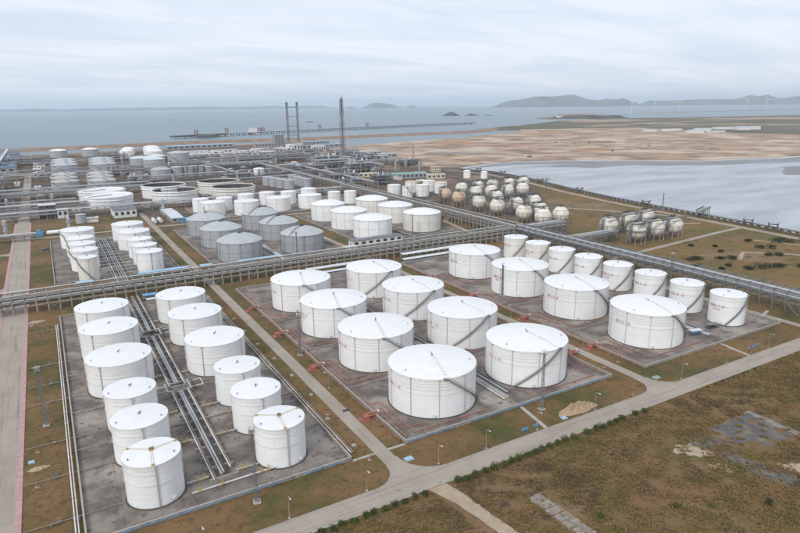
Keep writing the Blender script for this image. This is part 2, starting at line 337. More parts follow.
hill('far_coast', [(-2748,25854,82),(-1057,25978,86),(-150,26000,102),(788,25988,79),(2107,25915,104),(3833,25716,100),(5271,25460,108),(6745,25110,95),(7869,24780,105),(9375,24251,104),(10500,23786,95)], 1200, 9.1)
hill('islet', [(3172,4736,19),(3224,4700,27),(3269,4670,42),(3298,4649,29),(3328,4628,17)], 70, 3.3, 25)
hill('islet', [(3342,4617,11),(3393,4580,20),(3436,4548,17),(3472,4521,11)], 50, 6.3, 25)
hill('islet', [(3456,4470,10),(3490,4443,21),(3532,4410,11)], 40, 8.3, 25)
hill('wooded_spit', [(2900,3175,12),(2957,3122,16),(3022,3059,19),(3102,2977,25),(3146,2932,26),(3209,2862,22),(3270,2793,23),(3324,2727,17)], 110, 12.3, 40)

# ------------------------------------------------------------------ roads
def slabs(parent, u0, u1, v0, v1, nu, nv, z0, z1, m, gap=.06, name='slab', skip=None):
    du, dv = (u1 - u0) / nu, (v1 - v0) / nv
    ms = [cached(('slab', round(du, 3), round(dv, 3), z0, z1, m, gap, k), lambda: MB().box(-du / 2 + gap, du / 2 - gap, -dv / 2 + gap, dv / 2 - gap, z0, z1).mesh(name, M[m])) for k in range(1)]
    for i in range(nu):
        for j in range(nv):
            cx, cyy = u0 + du * (i + .5), v0 + dv * (j + .5)
            if skip and skip(cx, cyy): continue
            ob(name, ms[0], parent, (cx, cyy, random.uniform(-.006, .006)))
def fillet(corner, su, sv, r, n=8):
    """concave road corner: quarter patch between two road edges; su, sv: side on which the grass lies"""
    cx, cyy = corner; c = (cx + su * r, cyy + sv * r); pts = [(cx - su * .5, cyy - sv * .5), (cx + su * r, cyy - sv * .5), (cx + su * r, cyy)]
    for i in range(n + 1):
        a = i / n * PI / 2; pts.append((c[0] - su * r * sin(a), c[1] - sv * r * cos(a)))
    pts.append((cx - su * .5, cyy + sv * r)); return pts
fr = struct('front_road', MB().box(-420, 488, 120.05, 126.95, -.05, .028).mesh('front_road', M['padjoint']))
slabs(fr, -15, 330, 120, 127, 69, 2, -.04, .07, 'road', .018)
for a, b in ((-420, -15), (330, 488)):
    ob('road_surface', MB().box(a, b, 120, 127, -.03, .07).mesh('road_surface', M['road']), fr)
def kerb(parent, pts, w=.25, h=.16):
    mb = MB()
    for (a, b) in zip(pts, pts[1:]):
        a, b = Vector(a), Vector(b); t = (b - a).normalized(); q = Vector((-t.y, t.x)) * w / 2; a2, b2 = a - t * w * .4, b + t * w * .4
        mb.prism([tuple(a2 - q), tuple(b2 - q), tuple(b2 + q), tuple(a2 + q)], -.05, h + random.uniform(-.004, .004))
    return ob('kerb', mb.mesh('kerb', M['kerb']), parent)
kerb(fr, [(-420, 127.15), (64.5, 127.15)]); kerb(fr, [(89, 127.15), (171, 127.15)]); kerb(fr, [(193, 127.15), (488, 127.15)])
kerb(fr, [(-420, 119.85), (75.5, 119.85)]); kerb(fr, [(84, 119.85), (488, 119.85)])
def service_road(name, u0, u1, v0, v1, nv):
    s = struct(name, MB().box(u0 + .05, u1 - .05, v0, v1, -.05, .02).mesh(name, M['padjoint']))
    slabs(s, u0, u1, v0, v1, 1, nv, -.04, .06, 'roadv', .018); return s
s1 = service_road('service_road', 73, 77.6, 127.05, 640, 100)
s2 = service_road('service_road', 180, 184.2, 127.05, 560, 84)
for p, c, su, sv, r in ((s1, (73, 127), -1, 1, 8), (s1, (77.6, 127), 1, 1, 11), (s2, (180, 127), -1, 1, 8.5), (s2, (184.2, 127), 1, 1, 8.5)):
    ob('junction_corner', MB().prism(fillet(c, su, sv, r), -.03, .066).mesh('junction_corner', M['road']), p)
    cc = (c[0] + su * r, c[1] + sv * r)
    kerb(p, [(cc[0] - su * (r - .1) * sin(i / 8 * PI / 2), cc[1] - sv * (r - .1) * cos(i / 8 * PI / 2)) for i in range(9)])
lr = struct('kerbed_road', MB().box(-28, -19, 40, 1150, -.05, .03).mesh('kerbed_road', M['padjoint']))
slabs(lr, -28, -19, 120, 540, 2, 60, -.04, .06, 'roadv', .02)
ob('road_surface', MB().box(-28, -19, 540, 1150, -.03, .06).box(-28, -19, 40, 120, -.03, .06).mesh('road_surface', M['road']), lr)
for a, b in ((-19.0, -17.2), (-30, -28.2)):
    s = struct('pavement', MB().box(a, b, 120, 640, -.05, .10).mesh('pavement', M['padjoint']))
    slabs(s, a, b, 120, 640, 1, 130, -.03, .15, 'pink', .03, 'paver')
kerb(lr, [(-18.9, 120), (-18.9, 640)], .22, .19); kerb(lr, [(-28.1, 120), (-28.1, 640)], .22, .19)
for v in (398, 500, 584):
    struct('side_road', MB().prism(fillet((-30, v + 5), -1, 1, 4), -.02, .058).prism(fillet((-30, v), -1, -1, 4), -.02, .059).box(-140, -29.5, v, v + 5, -.03, .055).mesh('side_road', M['road']))
strip('meadow_road', [(312, 266), (345, 270), (455, 281), (487, 283)], 4.2, 'road', .05)
strip('quay_road', [(470, 60), (474, 150), (480, 236), (487, 290), (495, 370), (504, 440), (520, 520), (548, 620), (562, 715), (548, 800)], 6.5, 'road', .055)
strip('meadow_path', [(440, 430), (470, 380), (486, 345)], 3, 'conc', .045)
strip('meadow_path', [(442, 336), (474, 311)], 3, 'conc', .045)
strip('meadow_path', [(448, 250), (458, 226), (470, 214)], 2.4, 'soil', .045)
strip('meadow_path', [(384, 222), (405, 232), (424, 214), (440, 190)], 3, 'soil', .03)
strip('cross_road', [(-17, 556), (60, 556), (73, 556)], 4.5, 'road', .05); strip('cross_road', [(77.6, 556), (180, 550)], 4.5, 'road', .05); strip('cross_road', [(184.2, 550), (296, 545)], 4.5, 'road', .05)
strip('yard_road', [(310, 560), (330, 470), (300, 440), (290, 390), (290, 330), (290, 127)], 4, 'road', .05)
sheet('dirt_path', [(77.2, 119.9), (83, 119.9), (84.6, 112), (86.5, 96), (90, 70), (86, 70), (82.6, 96), (80.4, 111)], 'soil', .02, 2, .25)
for i, (a, b, c) in enumerate(((126.2, 127.1, 129), (236.5, 240, 239))):
    pth = struct('walkway', MB().prism([(a - .2, 127.3), (a + 1.2, 127.3), (c + .9, 142.4), (c - .5, 142.4)], -.05, .09).mesh('walkway', M['conc']))
struct('walkway', MB().box(65.8, 73, 142.2, 143.2, -.05, .09).mesh('walkway', M['conc'])); struct('walkway', MB().box(77.6, 83.3, 142.2, 143.2, -.05, .09).mesh('walkway', M['conc']))
struct('walkway', MB().prism([(285.5, 150), (298, 154), (298, 155.6), (285.5, 151.6)], -.05, .09).mesh('walkway', M['conc']))
# broken concrete and bare patches in the field
M['oldpale'] = mat('crumbling_pale_concrete', (.29, .255, .215), (.20, .17, .14), .5, .95, c3=(.13, .10, .07), scale3=.9, lo3=.55, hi3=.66)
bs = thing('concrete_strip', (0, 0, 0), 'broken pale concrete strip lying in the brown field', 'slab')
for i in range(26):
    v = 102 - (i // 2) * 2.9 + random.uniform(-.15, .15)
    o = ob('slab', MB().prism([(x + random.uniform(-.3, .3), y + random.uniform(-.2, .2)) for x, y in ((-1, -1.3), (.1, -1.35), (1, -1.3), (1.02, .1), (1, 1.3), (-.1, 1.35), (-1, 1.3), (-1.05, 0))], -.2, .08).mesh('slab', M['oldpale']), bs, (98.7 + (i % 2) * 2.15 + (i // 2) * .14, v, random.uniform(-.05, .02)))
    o.rotation_euler = (random.uniform(-.015, .015), random.uniform(-.015, .015), -.05 + random.uniform(-.04, .04))
M['oldslab'] = mat('weathered_dark_concrete', (.135, .128, .125), (.085, .08, .078), .15, .9, c3=(.20, .155, .11), scale3=.25, lo3=.50, hi3=.62)
og = thing('old_foundation', (0, 0, 0), 'dark weathered concrete foundation slab in the scrub field', 'slab')
for i in range(4):
    for j in range(3):
        if (i, j) in ((0, 0),): continue
        for q in range(4):
            if random.random() < .04: continue
            o = ob('slab', cached(('oldslab2', q), lambda: MB().prism([(x * 1.03 + random.uniform(-.2, .12), y * 1.03 + random.uniform(-.2, .12)) for x, y in ((-1.4, -1.27), (0, -1.3), (1.4, -1.27), (1.42, 0), (1.4, 1.27), (0, 1.25), (-1.4, 1.27), (-1.4, 0))], -.2, .08).mesh('slab', M['oldslab'])), og, (171.2 + i * 5.6 + j * .4 + (q % 2) * 2.75, 86.3 + j * 5.1 + (q // 2) * 2.5, random.uniform(-.05, .02)))
            o.rotation_euler = (random.uniform(-.012, .012), random.uniform(-.012, .012), random.uniform(-.03, .03))
for i in range(6):
    o = ob('pale_edge', MB().prism([(-1.2, -1.4), (1.1, -1.45), (1.3, 1.3), (-1.0, 1.45)], -.15, .12).mesh('pale_edge', M['oldpale']), og, (190.6 + random.uniform(-.3, .3), 84.6 + i * 3.0, random.uniform(-.05, .02)), random.uniform(-.06, .06))
sheet('muddy_track', [(157, 99), (166, 99), (169, 92), (163, 86), (166, 76), (170, 60), (163, 60), (160, 74), (158, 84), (161, 91)], 'oldslab', .013, 3, .6)
sheet('bare_soil', [(149, 97), (153, 100), (156.5, 98.6), (157, 94), (160, 92), (158, 90.5), (153.5, 92), (151, 94.5)], 'soil', .014, .6, 1.3)
sheet('bare_soil', [(150.5, 88), (154, 90), (156, 86), (154, 82), (152, 84)], 'soil', .014, .6, 1.2)
sheet('bare_soil', [(168, 78), (176, 76), (183, 70), (178, 68), (171, 72)], 'soil', .014, .7, 1.5)

# ------------------------------------------------------------------ tank farm blocks: slab pads and bund walls
def block(nm, u0, u1, v0, v1, nu, nv, ivs, ius, blue):
    p = struct('tank_pad', MB().box(u0 + .1, u1 - .1, v0 + .1, v1 - .1, -.1, .03).mesh('tank_pad', M['padjoint']))
    slabs(p, u0, u1, v0, v1, nu, nv, -.05, .10, 'pad', .035)
    b = thing('bund_wall', (0, 0, 0), 'low concrete bund wall round the ' + nm, 'wall')
    t, h = .35, 1.0
    for (x0, x1, y0, y1) in ((u0 - t, u1 + t, v0 - t, v0 - .002), (u0 - t, u1 + t, v1 + .002, v1 + t), (u0 - t, u0 - .002, v0, v1), (u1 + .002, u1 + t, v0, v1)):
        ob('wall', MB().box(x0, x1, y0, y1, -.1, h).mesh('wall', M['bund']), b)
        ob('coping', MB().box(x0 - .06, x1 + .06, y0 - .06, y1 + .06, h + .002, h + .14).mesh('coping', M['kerb']), b)
    for v in ivs: ob('inner_wall', MB().box(u0 + .05, u1 - .05, v - .2, v + .2, .05, .75).mesh('inner_wall', M['bund']), b)
    for u in ius: ob('inner_wall', MB().box(u - .2, u + .2, v0 + .05, v1 - .05, .05, .72).mesh('inner_wall', M['bund']), b)
    if blue:
        n = int((u1 - u0) / 6)
        for i in range(n):
            if random.random() < .2: continue
            ob('blue_rail', cached('bluerail', lambda: MB().tube([(-2.7, 0, 0), (2.7, 0, 0)], .11, 6).mesh('blue_rail', M['blue'])), b, (u0 + 6 * (i + .5), v0 - .62, .72))
    return b
B1b = block('left tank block beside the pink-kerbed road', -3.4, 65.4, 143.5, 330, 8, 23, (190, 216.5, 250.5, 284), (), True)
B2b = block('block of eight big white tanks', 84, 173.8, 143, 330, 11, 23, (185, 226.5, 268), (128.5,), True)
B3b = block('tank block with the red lettered tanks', 191.5, 284.8, 141.5, 330, 12, 23, (184.5, 226, 268), (245,), False)
B4b = block('rear block of slim white tanks', -4, 66, 396, 535, 8, 17, (438, 460, 492), (), False)
B5b = block('block of grey dome tanks', 86.5, 176, 383, 530, 10, 17, (430, 479), (131,), False)
B6b = block('rear block of six white dome tanks', 197, 286, 397, 536, 10, 16, (441, 487), (241,), False)
B7b = block('far block of small white tanks', 118, 292, 560, 640, 18, 8, (), (), False)

M['bldggrey2'] = mat('dusty_grey_roof', (.46, .44, .42), (.38, .365, .35), .1, .7)
# ================================================================== tanks
M['stairm'] = mat('stair_grey_steel', (.16, .155, .14), (.21, .20, .18), .6, .65)
def hring(R, z, r=.10, n=64): return MB().lathe([(R - r, z), (R, z - r), (R + r, z), (R, z + r)], n, closed=True)
def tank(u, v, R, H, label, group, rise=.13, shell='white', roof='roofwhite', rings=(), ringmat='ring', risers=(), risermat='rust', riser_r=.11, stair=None, stair_w=.72,
         mark=None, nozzles=True, railing=True, seams=0, walk=None, vents=3, open_top=None, manhole=(), rz=0.0, n=64, name='storage_tank', courses=8, rim=True, detail=True):
    t = thing(name, (u, v, .10), label, 'tank', group, rz)
    key = ('tank', R, H, rise, shell, roof, n, courses, open_top)
    def mkshell():
        mb = MB(); prof = [(R + .02 * courses, 0)]
        for i in range(courses):
            rr = R + .018 * (courses - i); prof += [(rr, H * i / courses + .01), (rr, H * (i + 1) / courses)]
        if open_top: prof += [(R - .12, H), (R - .12, H - .9)]
        return mb.lathe(prof, n).mesh('shell', M[shell], 25)
    ob('shell', cached(key + ('s',), mkshell), t)
    def mkfound(): return MB().lathe([(R + .65, -.12), (R + .5, .22), (R + .15, .24)], n).mesh('foundation', M['padjoint'])
    ob('foundation', cached(key + ('f',), mkfound), t)
    def mkroof():
        mb = MB(); k = 8; prof = [(R + .22, H - .12), (R + .22, H + .04)]
        for i in range(1, k + 1):
            s_ = 1 - i / k; prof.append(((R + .1) * s_ if i < k else 0, H + .05 + rise * R * (1 - s_ * s_)))
        return mb.lathe(prof, n).mesh('roof', M[roof], 50)
    if open_top is None: ob('roof', cached(key + ('r',), mkroof), t)
    else:
        fl = ob('floating_roof', cached(key + ('fr',), lambda: MB().lathe([(R - .3, H - open_top), (R - 3, H - open_top + .5), (R - 3.2, H - open_top), (0, H - open_top + .1)], n).mesh('floating_roof', M[roof], 40)), t)
        ob('inner_wall', cached(key + ('iw',), lambda: MB().lathe([(R - .14, H - .9), (R - .14, H - open_top - .3)], n).mesh('inner_wall', M['innerwall' if open_top > 2 else shell], 40)), t)
        ob('rolling_ladder', cached(key + ('ld',), lambda: MB().tube([(-R + .3, 0, H + .3), (R * .2, 0, H - open_top + .6)], .35, 4).mesh('rolling_ladder', M['steel'])), t, rz=.6)
        for zz in (H - 1.0, H - 4.0):
            ob('wind_girder', cached(key + ('wg', zz), lambda: MB().lathe([(R + .1, zz), (R + 1.0, zz + .02), (R + 1.0, zz + .18), (R + .1, zz + .2)], n).mesh('wind_girder', M[shell])), t)
    for z in rings:
        ob('ring_pipe', cached(('ring', R, z * H, ringmat, n), lambda: hring(R + .30, z * H, .055, n).mesh('ring_pipe', M[ringmat])), t)
    for i, a in enumerate(risers):
        thick = riser_r if i % 2 == 0 else riser_r * .7
        ob('riser', cached(('riser', R, H, risermat, thick), lambda: MB().tube([(R + .34, 0, .1), (R + .34, 0, H * .985)], thick, 6).cb(R + .30, 0, H * .955, .5, .55, .45).mesh('riser', M[risermat])), t, rz=rad(a))
    if rim and open_top is None:
        def mkrail():
            mb = MB(); k = 60
            for i in range(k):
                a = 2 * PI * i / k; mb.tube([((R + .2) * cos(a), (R + .2) * sin(a), H - 1.0), ((R + .2) * cos(a), (R + .2) * sin(a), H + .12)], .06, 3, False)
            return mb.mesh('rim_brackets', M['white'])
        if railing: ob('rim_brackets', cached(key + ('rl',), mkrail), t, kind='stuff')
    if stair:
        a0, a1 = rad(stair[0]), rad(stair[1])          # top angle, bottom angle
        def mkstair():
            mb = MB(); k = int(H / .28)
            for i in range(k):
                q = i / (k - 1); a = a0 + (a1 - a0) * q; z = (H - .1) * (1 - q) + .2 * q; da = .16 / R
                vs = [((R + rr) * cos(a + d), (R + rr) * sin(a + d), z + dz) for dz in (0, .06) for rr in (.28, .28 + stair_w) for d in (-da, da)]
                mb._add(vs, [(0, 1, 3, 2), (4, 6, 7, 5), (0, 4, 5, 1), (2, 3, 7, 6), (0, 2, 6, 4), (1, 5, 7, 3)])
            for rr in (.24, .24 + stair_w): mb.arcstrip(R + rr, R + rr + .07, a0, a1, H - .3, .0, 24)
            pa = a0 - math.copysign(1.4 / R, a1 - a0); mb.arcstrip(R - .3, R + .3 + stair_w, a0, pa, H - .05, H - .05, 3)
            return mb.mesh('stair', M['stairm'])
        s_ = ob('stair', cached(('stair', R, H, stair, stair_w), mkstair), t)
        def mkhr():
            mb = MB(); k = 26; pts = []
            for i in range(k + 1):
                q = i / k; a = a0 + (a1 - a0) * q; z = (H - .1) * (1 - q) + .2 * q; x, y = (R + .28 + stair_w) * cos(a), (R + .28 + stair_w) * sin(a)
                pts.append((x, y, z + 1.05)); mb.tube([(x, y, z), (x, y, z + 1.05)], .035, 3, False)
            mb.tube(pts, .045, 4); mb.tube([(p[0], p[1], p[2] - .5) for p in pts], .035, 4); return mb.mesh('handrail', M['stairm'])
        ob('handrail', cached(('hr', R, H, stair, stair_w), mkhr), s_)
    if walk is not None:
        def mkwalk():
            mb = MB(); k = 8; L = []
            for i in range(k + 1):
                s_ = i / k; L.append((R * s_, 0, H + .12 + rise * R * (1 - s_ * s_)))
            for w in (-.4, .4): mb.tube([(p[0], w, p[2] + .05) for p in L], .05, 4)
            for p in L: mb.cb(p[0], 0, p[2], .25, .8, .04)
            return mb.mesh('roof_walkway', M['pipew'])
        ob('roof_walkway', cached(('walk', R, H, rise), mkwalk), t, rz=rad(walk))
    top = H + rise * R
    if open_top is None:
        vm = cached(('vent', R > 10), lambda: MB().lathe([(.2, -.3), (.2, .4), (.34, .45), (.34, .6), (0, .7)], 10).mesh('roof_vent', M['steel']))
        vd = cached('vent_dark', lambda: MB().lathe([(.14, -.3), (.14, .35), (.22, .35), (.22, .5), (0, .55)], 8).mesh('roof_vent', M['steel']))
        ob('roof_vent', vm, t, (0, 0, top))
        for i in range(vents):
            a = 1.1 + i * 2.3; rr = R * (.14 if i < 1 else .86); ob('roof_vent', vd, t, (rr * cos(a), rr * sin(a), H + rise * R * (1 - (rr / R) ** 2)))
    for a in manhole:
        mm = cached(('mh', R), lambda: MB().tube([(R - .1, 0, 1.1), (R + .55, 0, 1.1)], .45, 10).tube([(R + .5, 0, 1.1), (R + .65, 0, 1.1)], .6, 10).mesh('manhole', M['pipew']))
        ob('manhole', mm, t, rz=rad(a))
    if mark:
        def mkmark(seed, ch):
            rr = random.Random(seed); mb = MB(); z0 = H * .60
            def stroke(s0, s1, za, zb):
                for q in range(1):
                    a, b = PI + s0 / R, PI + s1 / R; r0, r1 = R + .155, R + .19
                    vs = [(r * cos(x), r * sin(x), z) for z in (za, zb) for r in (r0, r1) for x in (a, b)]
                    mb._add(vs, [(0, 1, 3, 2), (4, 6, 7, 5), (0, 4, 5, 1), (2, 3, 7, 6), (0, 2, 6, 4), (1, 5, 7, 3)])
            for row, (zz, hh, cw, cnt) in enumerate(((z0, 1.25, .82, ch), (z0 - 1.3, .7, .55, max(3, ch - 3)))):
                if row and seed % 3: break
                x = -cnt * cw / 2
                for c in range(cnt):
                    if row == 0 and c in (4, 6): stroke(x + .1, x + cw - .25, zz + hh * .45, zz + hh * .58); x += cw; continue
                    if rr.random() < .7: stroke(x, x + .17, zz, zz + hh)
                    if rr.random() < .7: stroke(x + cw - .42, x + cw - .25, zz, zz + hh)
                    for f in (0, .45, .88):
                        if rr.random() < .65: stroke(x + .02, x + cw - .27, zz + hh * f + .003, zz + hh * f + .14)
                    x += cw
            return mb.mesh('marking', M['mark' if seed < 180 and seed >= 100 and R > 15.2 or seed >= 200 else 'markf'])
        ob('marking', mkmark(mark, 9), t)
    if seams:
        def mkseam():
            mb = MB()
            for i in range(seams):
                a = 2 * PI * i / seams; c_, s_ = cos(a), sin(a); r0 = R + .15
                mb.tube([(r0 * c_, r0 * s_, .1), (r0 * c_, r0 * s_, H)], .03, 3, False)
            return mb.mesh('panel_seams', M['steel'])
        ob('panel_seams', cached(('seam', R, H, seams), mkseam), t, kind='stuff')
    return t

NTH = ['nearest', 'second', 'third', 'fourth', 'fifth', 'sixth', 'seventh', 'farthest']
# block 1: two columns of six
BIGR = (.94, .87, .80, .73, .62, .42); SMR = (.90, .80, .55)
V1 = (156.4, 178.8, 200.3, 232.5, 268.0, 299.4)
for col, u in (('left', 14.0), ('right', 49.0)):
    for k, v in enumerate(V1):
        big = k > 2; R = 11.2 if big else (7.15 if k == 0 else 7.75)
        nth = 'front' if k == 0 else ('rearmost' if k == 5 else ORD[k] + '-from-front')
        t = tank(u, v, R, 12.3, f"{'wide' if big else 'narrow'} white cone-roof tank, {nth} of the {col} column beside the pink-kerbed road", 'white tanks of the left block',
             rise=.07, rings=BIGR if big else SMR, risers=(-128, -44, 60, 165) if big else (-92, 30, 150), risermat='rust', riser_r=.13 if k else .17, vents=3, manhole=(-60, 20), courses=7, railing=True)
        if k == 0:
            zt = 12.5 + .07 * R
            for a in (-95, 20, 140):
                ob('roof_walkway', cached(('w1', R), lambda: MB().tube([(.5, -.25, zt), (R, -.25, 12.55)], .035, 4).tube([(.5, .25, zt), (R, .25, 12.55)], .035, 4).cb(R - .2, 0, 12.35, .9, .9, .12).mesh('roof_walkway', M['yellow'])), t, rz=rad(a))
            ob('vent_platform', cached('vp', lambda: MB().lathe([(.65, 0), (.65, .12), (.6, .7), (.65, .8)], 8).mesh('vent_platform', M['yellow'])), t, (0, 0, zt - .4))
# blocks 2 and 3: big dome tanks
V2 = (163.9, 205.6, 247.2, 288.6)
for u, col, st in ((107.0, 'left column', (-104, -36)), (150.0, 'right column', (-83, -146))):
    for k, v in enumerate(V2):
        nth = 'front' if k == 0 else ('rear' if k == 3 else ORD[k] + '-from-front')
        tank(u, v, 15.1, 14.0, f'big white dome tank, {nth} of the {col} in the central eight-tank block', 'big white tanks of the central block', rise=.125,
             rings=(.95, .88, .81, .73, .60), risers=[-150 + 36 * i for i in range(10)], stair=st, mark=11 + k + int(u), walk=st[0], manhole=(-120, 60), courses=7, n=80)
for k, v in enumerate(V2):
    nth = 'front' if k == 0 else ('rear' if k == 3 else ORD[k] + '-from-front')
    tank(219.0, v, 15.25, 14.6, f'big white dome tank with red lettering, {nth} of its row in the right block', 'big lettered tanks of the right block', rise=.125,
         rings=(.95, .88, .81, .73, .60), risers=[-172 + 36 * i for i in range(10)], stair=(-100, -42), mark=100 + k, walk=-100, manhole=(-130, 60), courses=7, n=80)
for k in range(8):
    v = 157 + 21.35 * k
    tank(267.0, v, 7.65, 13.6, f'slim white tank with red lettering, {ORD[k] if k < 7 else "last"} from the front in the outer row', 'slim lettered tanks beside the long pipe rack', rise=.09,
         shell='cream' if k > 5 else 'white', rings=(.88, .66), risers=(-62, 60), riser_r=.16, stair=(-72, -150), stair_w=.75, mark=200 + k * 7 + (0 if k == 2 else 1), manhole=(-160,), courses=7)
# block 4
for col, u, L in (('left', 14.4, ((397.8, 5.5, 14.6), (429, 8.1, 13), (450.5, 8.2, 13), (472, 8.8, 13), (506.6, 11.5, 13))), ('right', 49.8, ((402.4, 7.7, 12.8), (423, 7.6, 13), (445, 7.7, 13), (477, 11.0, 13), (511.4, 11.3, 13)))):
    for k, (v, R, H) in enumerate(L):
        nth = 'front' if k == 0 else ('rearmost' if k == 4 else ORD[k] + '-from-front')
        lab = f'white tank, {nth} of the {col} column in the rear block of slim tanks'
        if col == 'left' and k == 0: lab = 'tall thin cream tank with a dark curved stair, front of the rear left block'
        tank(u, v, R, H, lab, 'white tanks of the rear left block', rise=.09, shell='cream' if (col == 'left' and k == 0) else 'white', rings=(.9, .62), risers=(-92, 40, 160), risermat='ring' if col == 'left' else 'steel',
             stair=(-170, -60) if col == 'left' else None, stair_w=.6, vents=2, courses=6, n=48)
# block 5: grey insulated domes
for u, col in ((108.2, 'left'), (153.2, 'right')):
    for k, v in enumerate((405.5, 455.3, 503.4)):
        t = tank(u, v, 15.05, 12.6, f"grey metal-clad dome tank, {('front', 'middle', 'rear')[k]} of the {col} column of three", 'grey dome tanks', rise=.30, shell='alum', roof='alumroof',
             rings=(.97, .5), ringmat='steel', risers=[-165 + 30 * i for i in range(12)], risermat='steel', riser_r=.09, seams=60, vents=1, courses=5, n=64, railing=True)
        def dome_ladder():
            mb = MB(); L = []
            for i in range(11):
                s_ = i / 10; L.append((15.05 * s_, 0, 12.75 + .30 * 15.05 * (1 - s_ * s_)))
            for w in (-.5, .5): mb.tube([(p[0], w, p[2] + .8) for p in L], .09, 4)
            for p in L: mb.cb(p[0], 0, p[2], .4, 1.1, .09)
            for p in L: mb.cb(p[0], .5, p[2], .09, .09, .8).cb(p[0], -.5, p[2], .09, .09, .8)
            mb.cb(0, 0, 12.8 + 4.5, 2.2, 2.2, .25); return mb.mesh('dome_ladder', M['dark'])
        for a in (20, 215) if u > 120 else (20,): ob('dome_ladder', cached('domel', dome_ladder), t, rz=rad(a))
# block 6
for u, col, vs in ((218.1, 'left', (420.2, 463.2, 507.5)), (264.8, 'right', (421.4, 466.2, 511))):
    for k, v in enumerate(vs):
        tank(u, v, 15.3, 14.3, f"white dome tank, {('front', 'middle', 'rear')[k]} of the {col} column behind the main pipe rack", 'white dome tanks behind the pipe rack', rise=.2, shell='white' if col == 'left' else 'cream',
             rings=(.97, .55), risers=[-160 + 30 * i for i in range(12)], risermat='ring', riser_r=.13, vents=2, courses=6, n=64)
# block 7: small white tanks
W7 = [(128.3, 613.9, 7.7), (133.7, 586.6, 11.3), (149.9, 608.7, 8.0), (162.9, 575.5, 11.6), (175.4, 620.7, 8.0), (196.5, 580.3, 11.8), (198.4, 622.2, 8.0), (219.6, 615.4, 7.9), (229.1, 579.2, 11.7), (246.3, 625, 8.4), (258.8, 585, 6.5), (275.1, 579.9, 6.4)]
big_n = small_n = 0
for (u, v, R) in W7:
    if R > 10: big_n += 1; lab = f'wider white tank, {ORD[big_n - 1]} from the left in the far white block'
    else: small_n += 1; lab = f'narrow white tank, {ORD[small_n - 1]} from the left in the far white block'
    tank(u, v, R, 12.8, lab, 'white tanks of the far block', rise=.1, shell='white', rings=(.9, .6), risers=(-120, -30, 60), risermat='ring', courses=5, n=40, vents=1, railing=False)
# floating-roof giants
for (u, v, R, H, op, c, lab) in ((179.5, 747, 23.8, 14.2, 8.5, 'cream', 'huge open-topped grey-cream tank, right rear of the floating-roof four'), (181.6, 690.6, 23.6, 13.6, 8, 'cream', 'huge open-topped grey-cream tank, right front of the floating-roof four'),
                        (116.5, 748.6, 23.7, 14, 7, 'white', 'huge open-topped white tank, left rear of the floating-roof four'), (121, 705, 23.9, 12.5, 7, 'white', 'huge open-topped white tank, left front of the floating-roof four')):
    tank(u, v, R, H, lab, 'floating-roof tanks', shell=c, roof='deckdark', open_top=op, risers=[30 * i for i in range(12)], risermat='ring', courses=6, n=72, rim=False)
for (u, v, lab) in ((51.7, 751, 'huge white flat-roofed tank with wind girder, rear of the pair'), (53.6, 701, 'huge white flat-roofed tank with wind girder, front of the pair')):
    tank(u, v, 23.4, 12.6, lab, 'huge white flat tanks', shell='white', roof='roofwhite', open_top=1.1, risers=[30 * i for i in range(12)], risermat='ring', courses=6, n=72, rim=False)
# far grey and white tanks
FG = [(20, 872, 16, 12, 'alum', 'left front cluster'), (21, 920, 16, 12, 'alum', 'left front cluster'), (22, 968, 16, 12, 'alum', 'left front cluster'),
      (61, 860, 16.5, 12, 'alum', 'right front cluster'), (63, 908, 16.5, 12, 'alum', 'right front cluster'), (65, 956, 16.5, 12, 'alum', 'right front cluster'),
      (28, 1110, 19, 14, 'alum', 'left rear cluster'), (29, 1165, 19, 14, 'alum', 'left rear cluster'), (30, 1220, 19, 14, 'alum', 'left rear cluster'),
      (82, 1095, 20, 14, 'alum', 'right rear cluster'), (85, 1150, 20, 14, 'alum', 'right rear cluster'), (88, 1205, 20, 14, 'alum', 'right rear cluster')]
for i, (u, v, R, H, c, where) in enumerate(FG):
    t = tank(u, v, R, H, f"{('front', 'middle', 'rear')[i % 3]} grey cone-roof tank of the {where} near the shore", 'far grey cone-roof tanks', rise=.17, shell=c, roof='alumroof' if i > 5 else 'bldggrey2', rings=(.95,), ringmat='steel', risers=(-110, -20), risermat='steel', stair=(-150, -60), courses=4, n=40, vents=1, railing=False)
    ob('roof_walkway', cached(('fw', R, H), lambda: MB().tube([(0, 0, H + .17 * R + .3), (R * .5, 0, H + .17 * R * .75 + .35), (R, 0, H + .5)], .45, 4).mesh('roof_walkway', M['dark'])), t, rz=rad(-70))
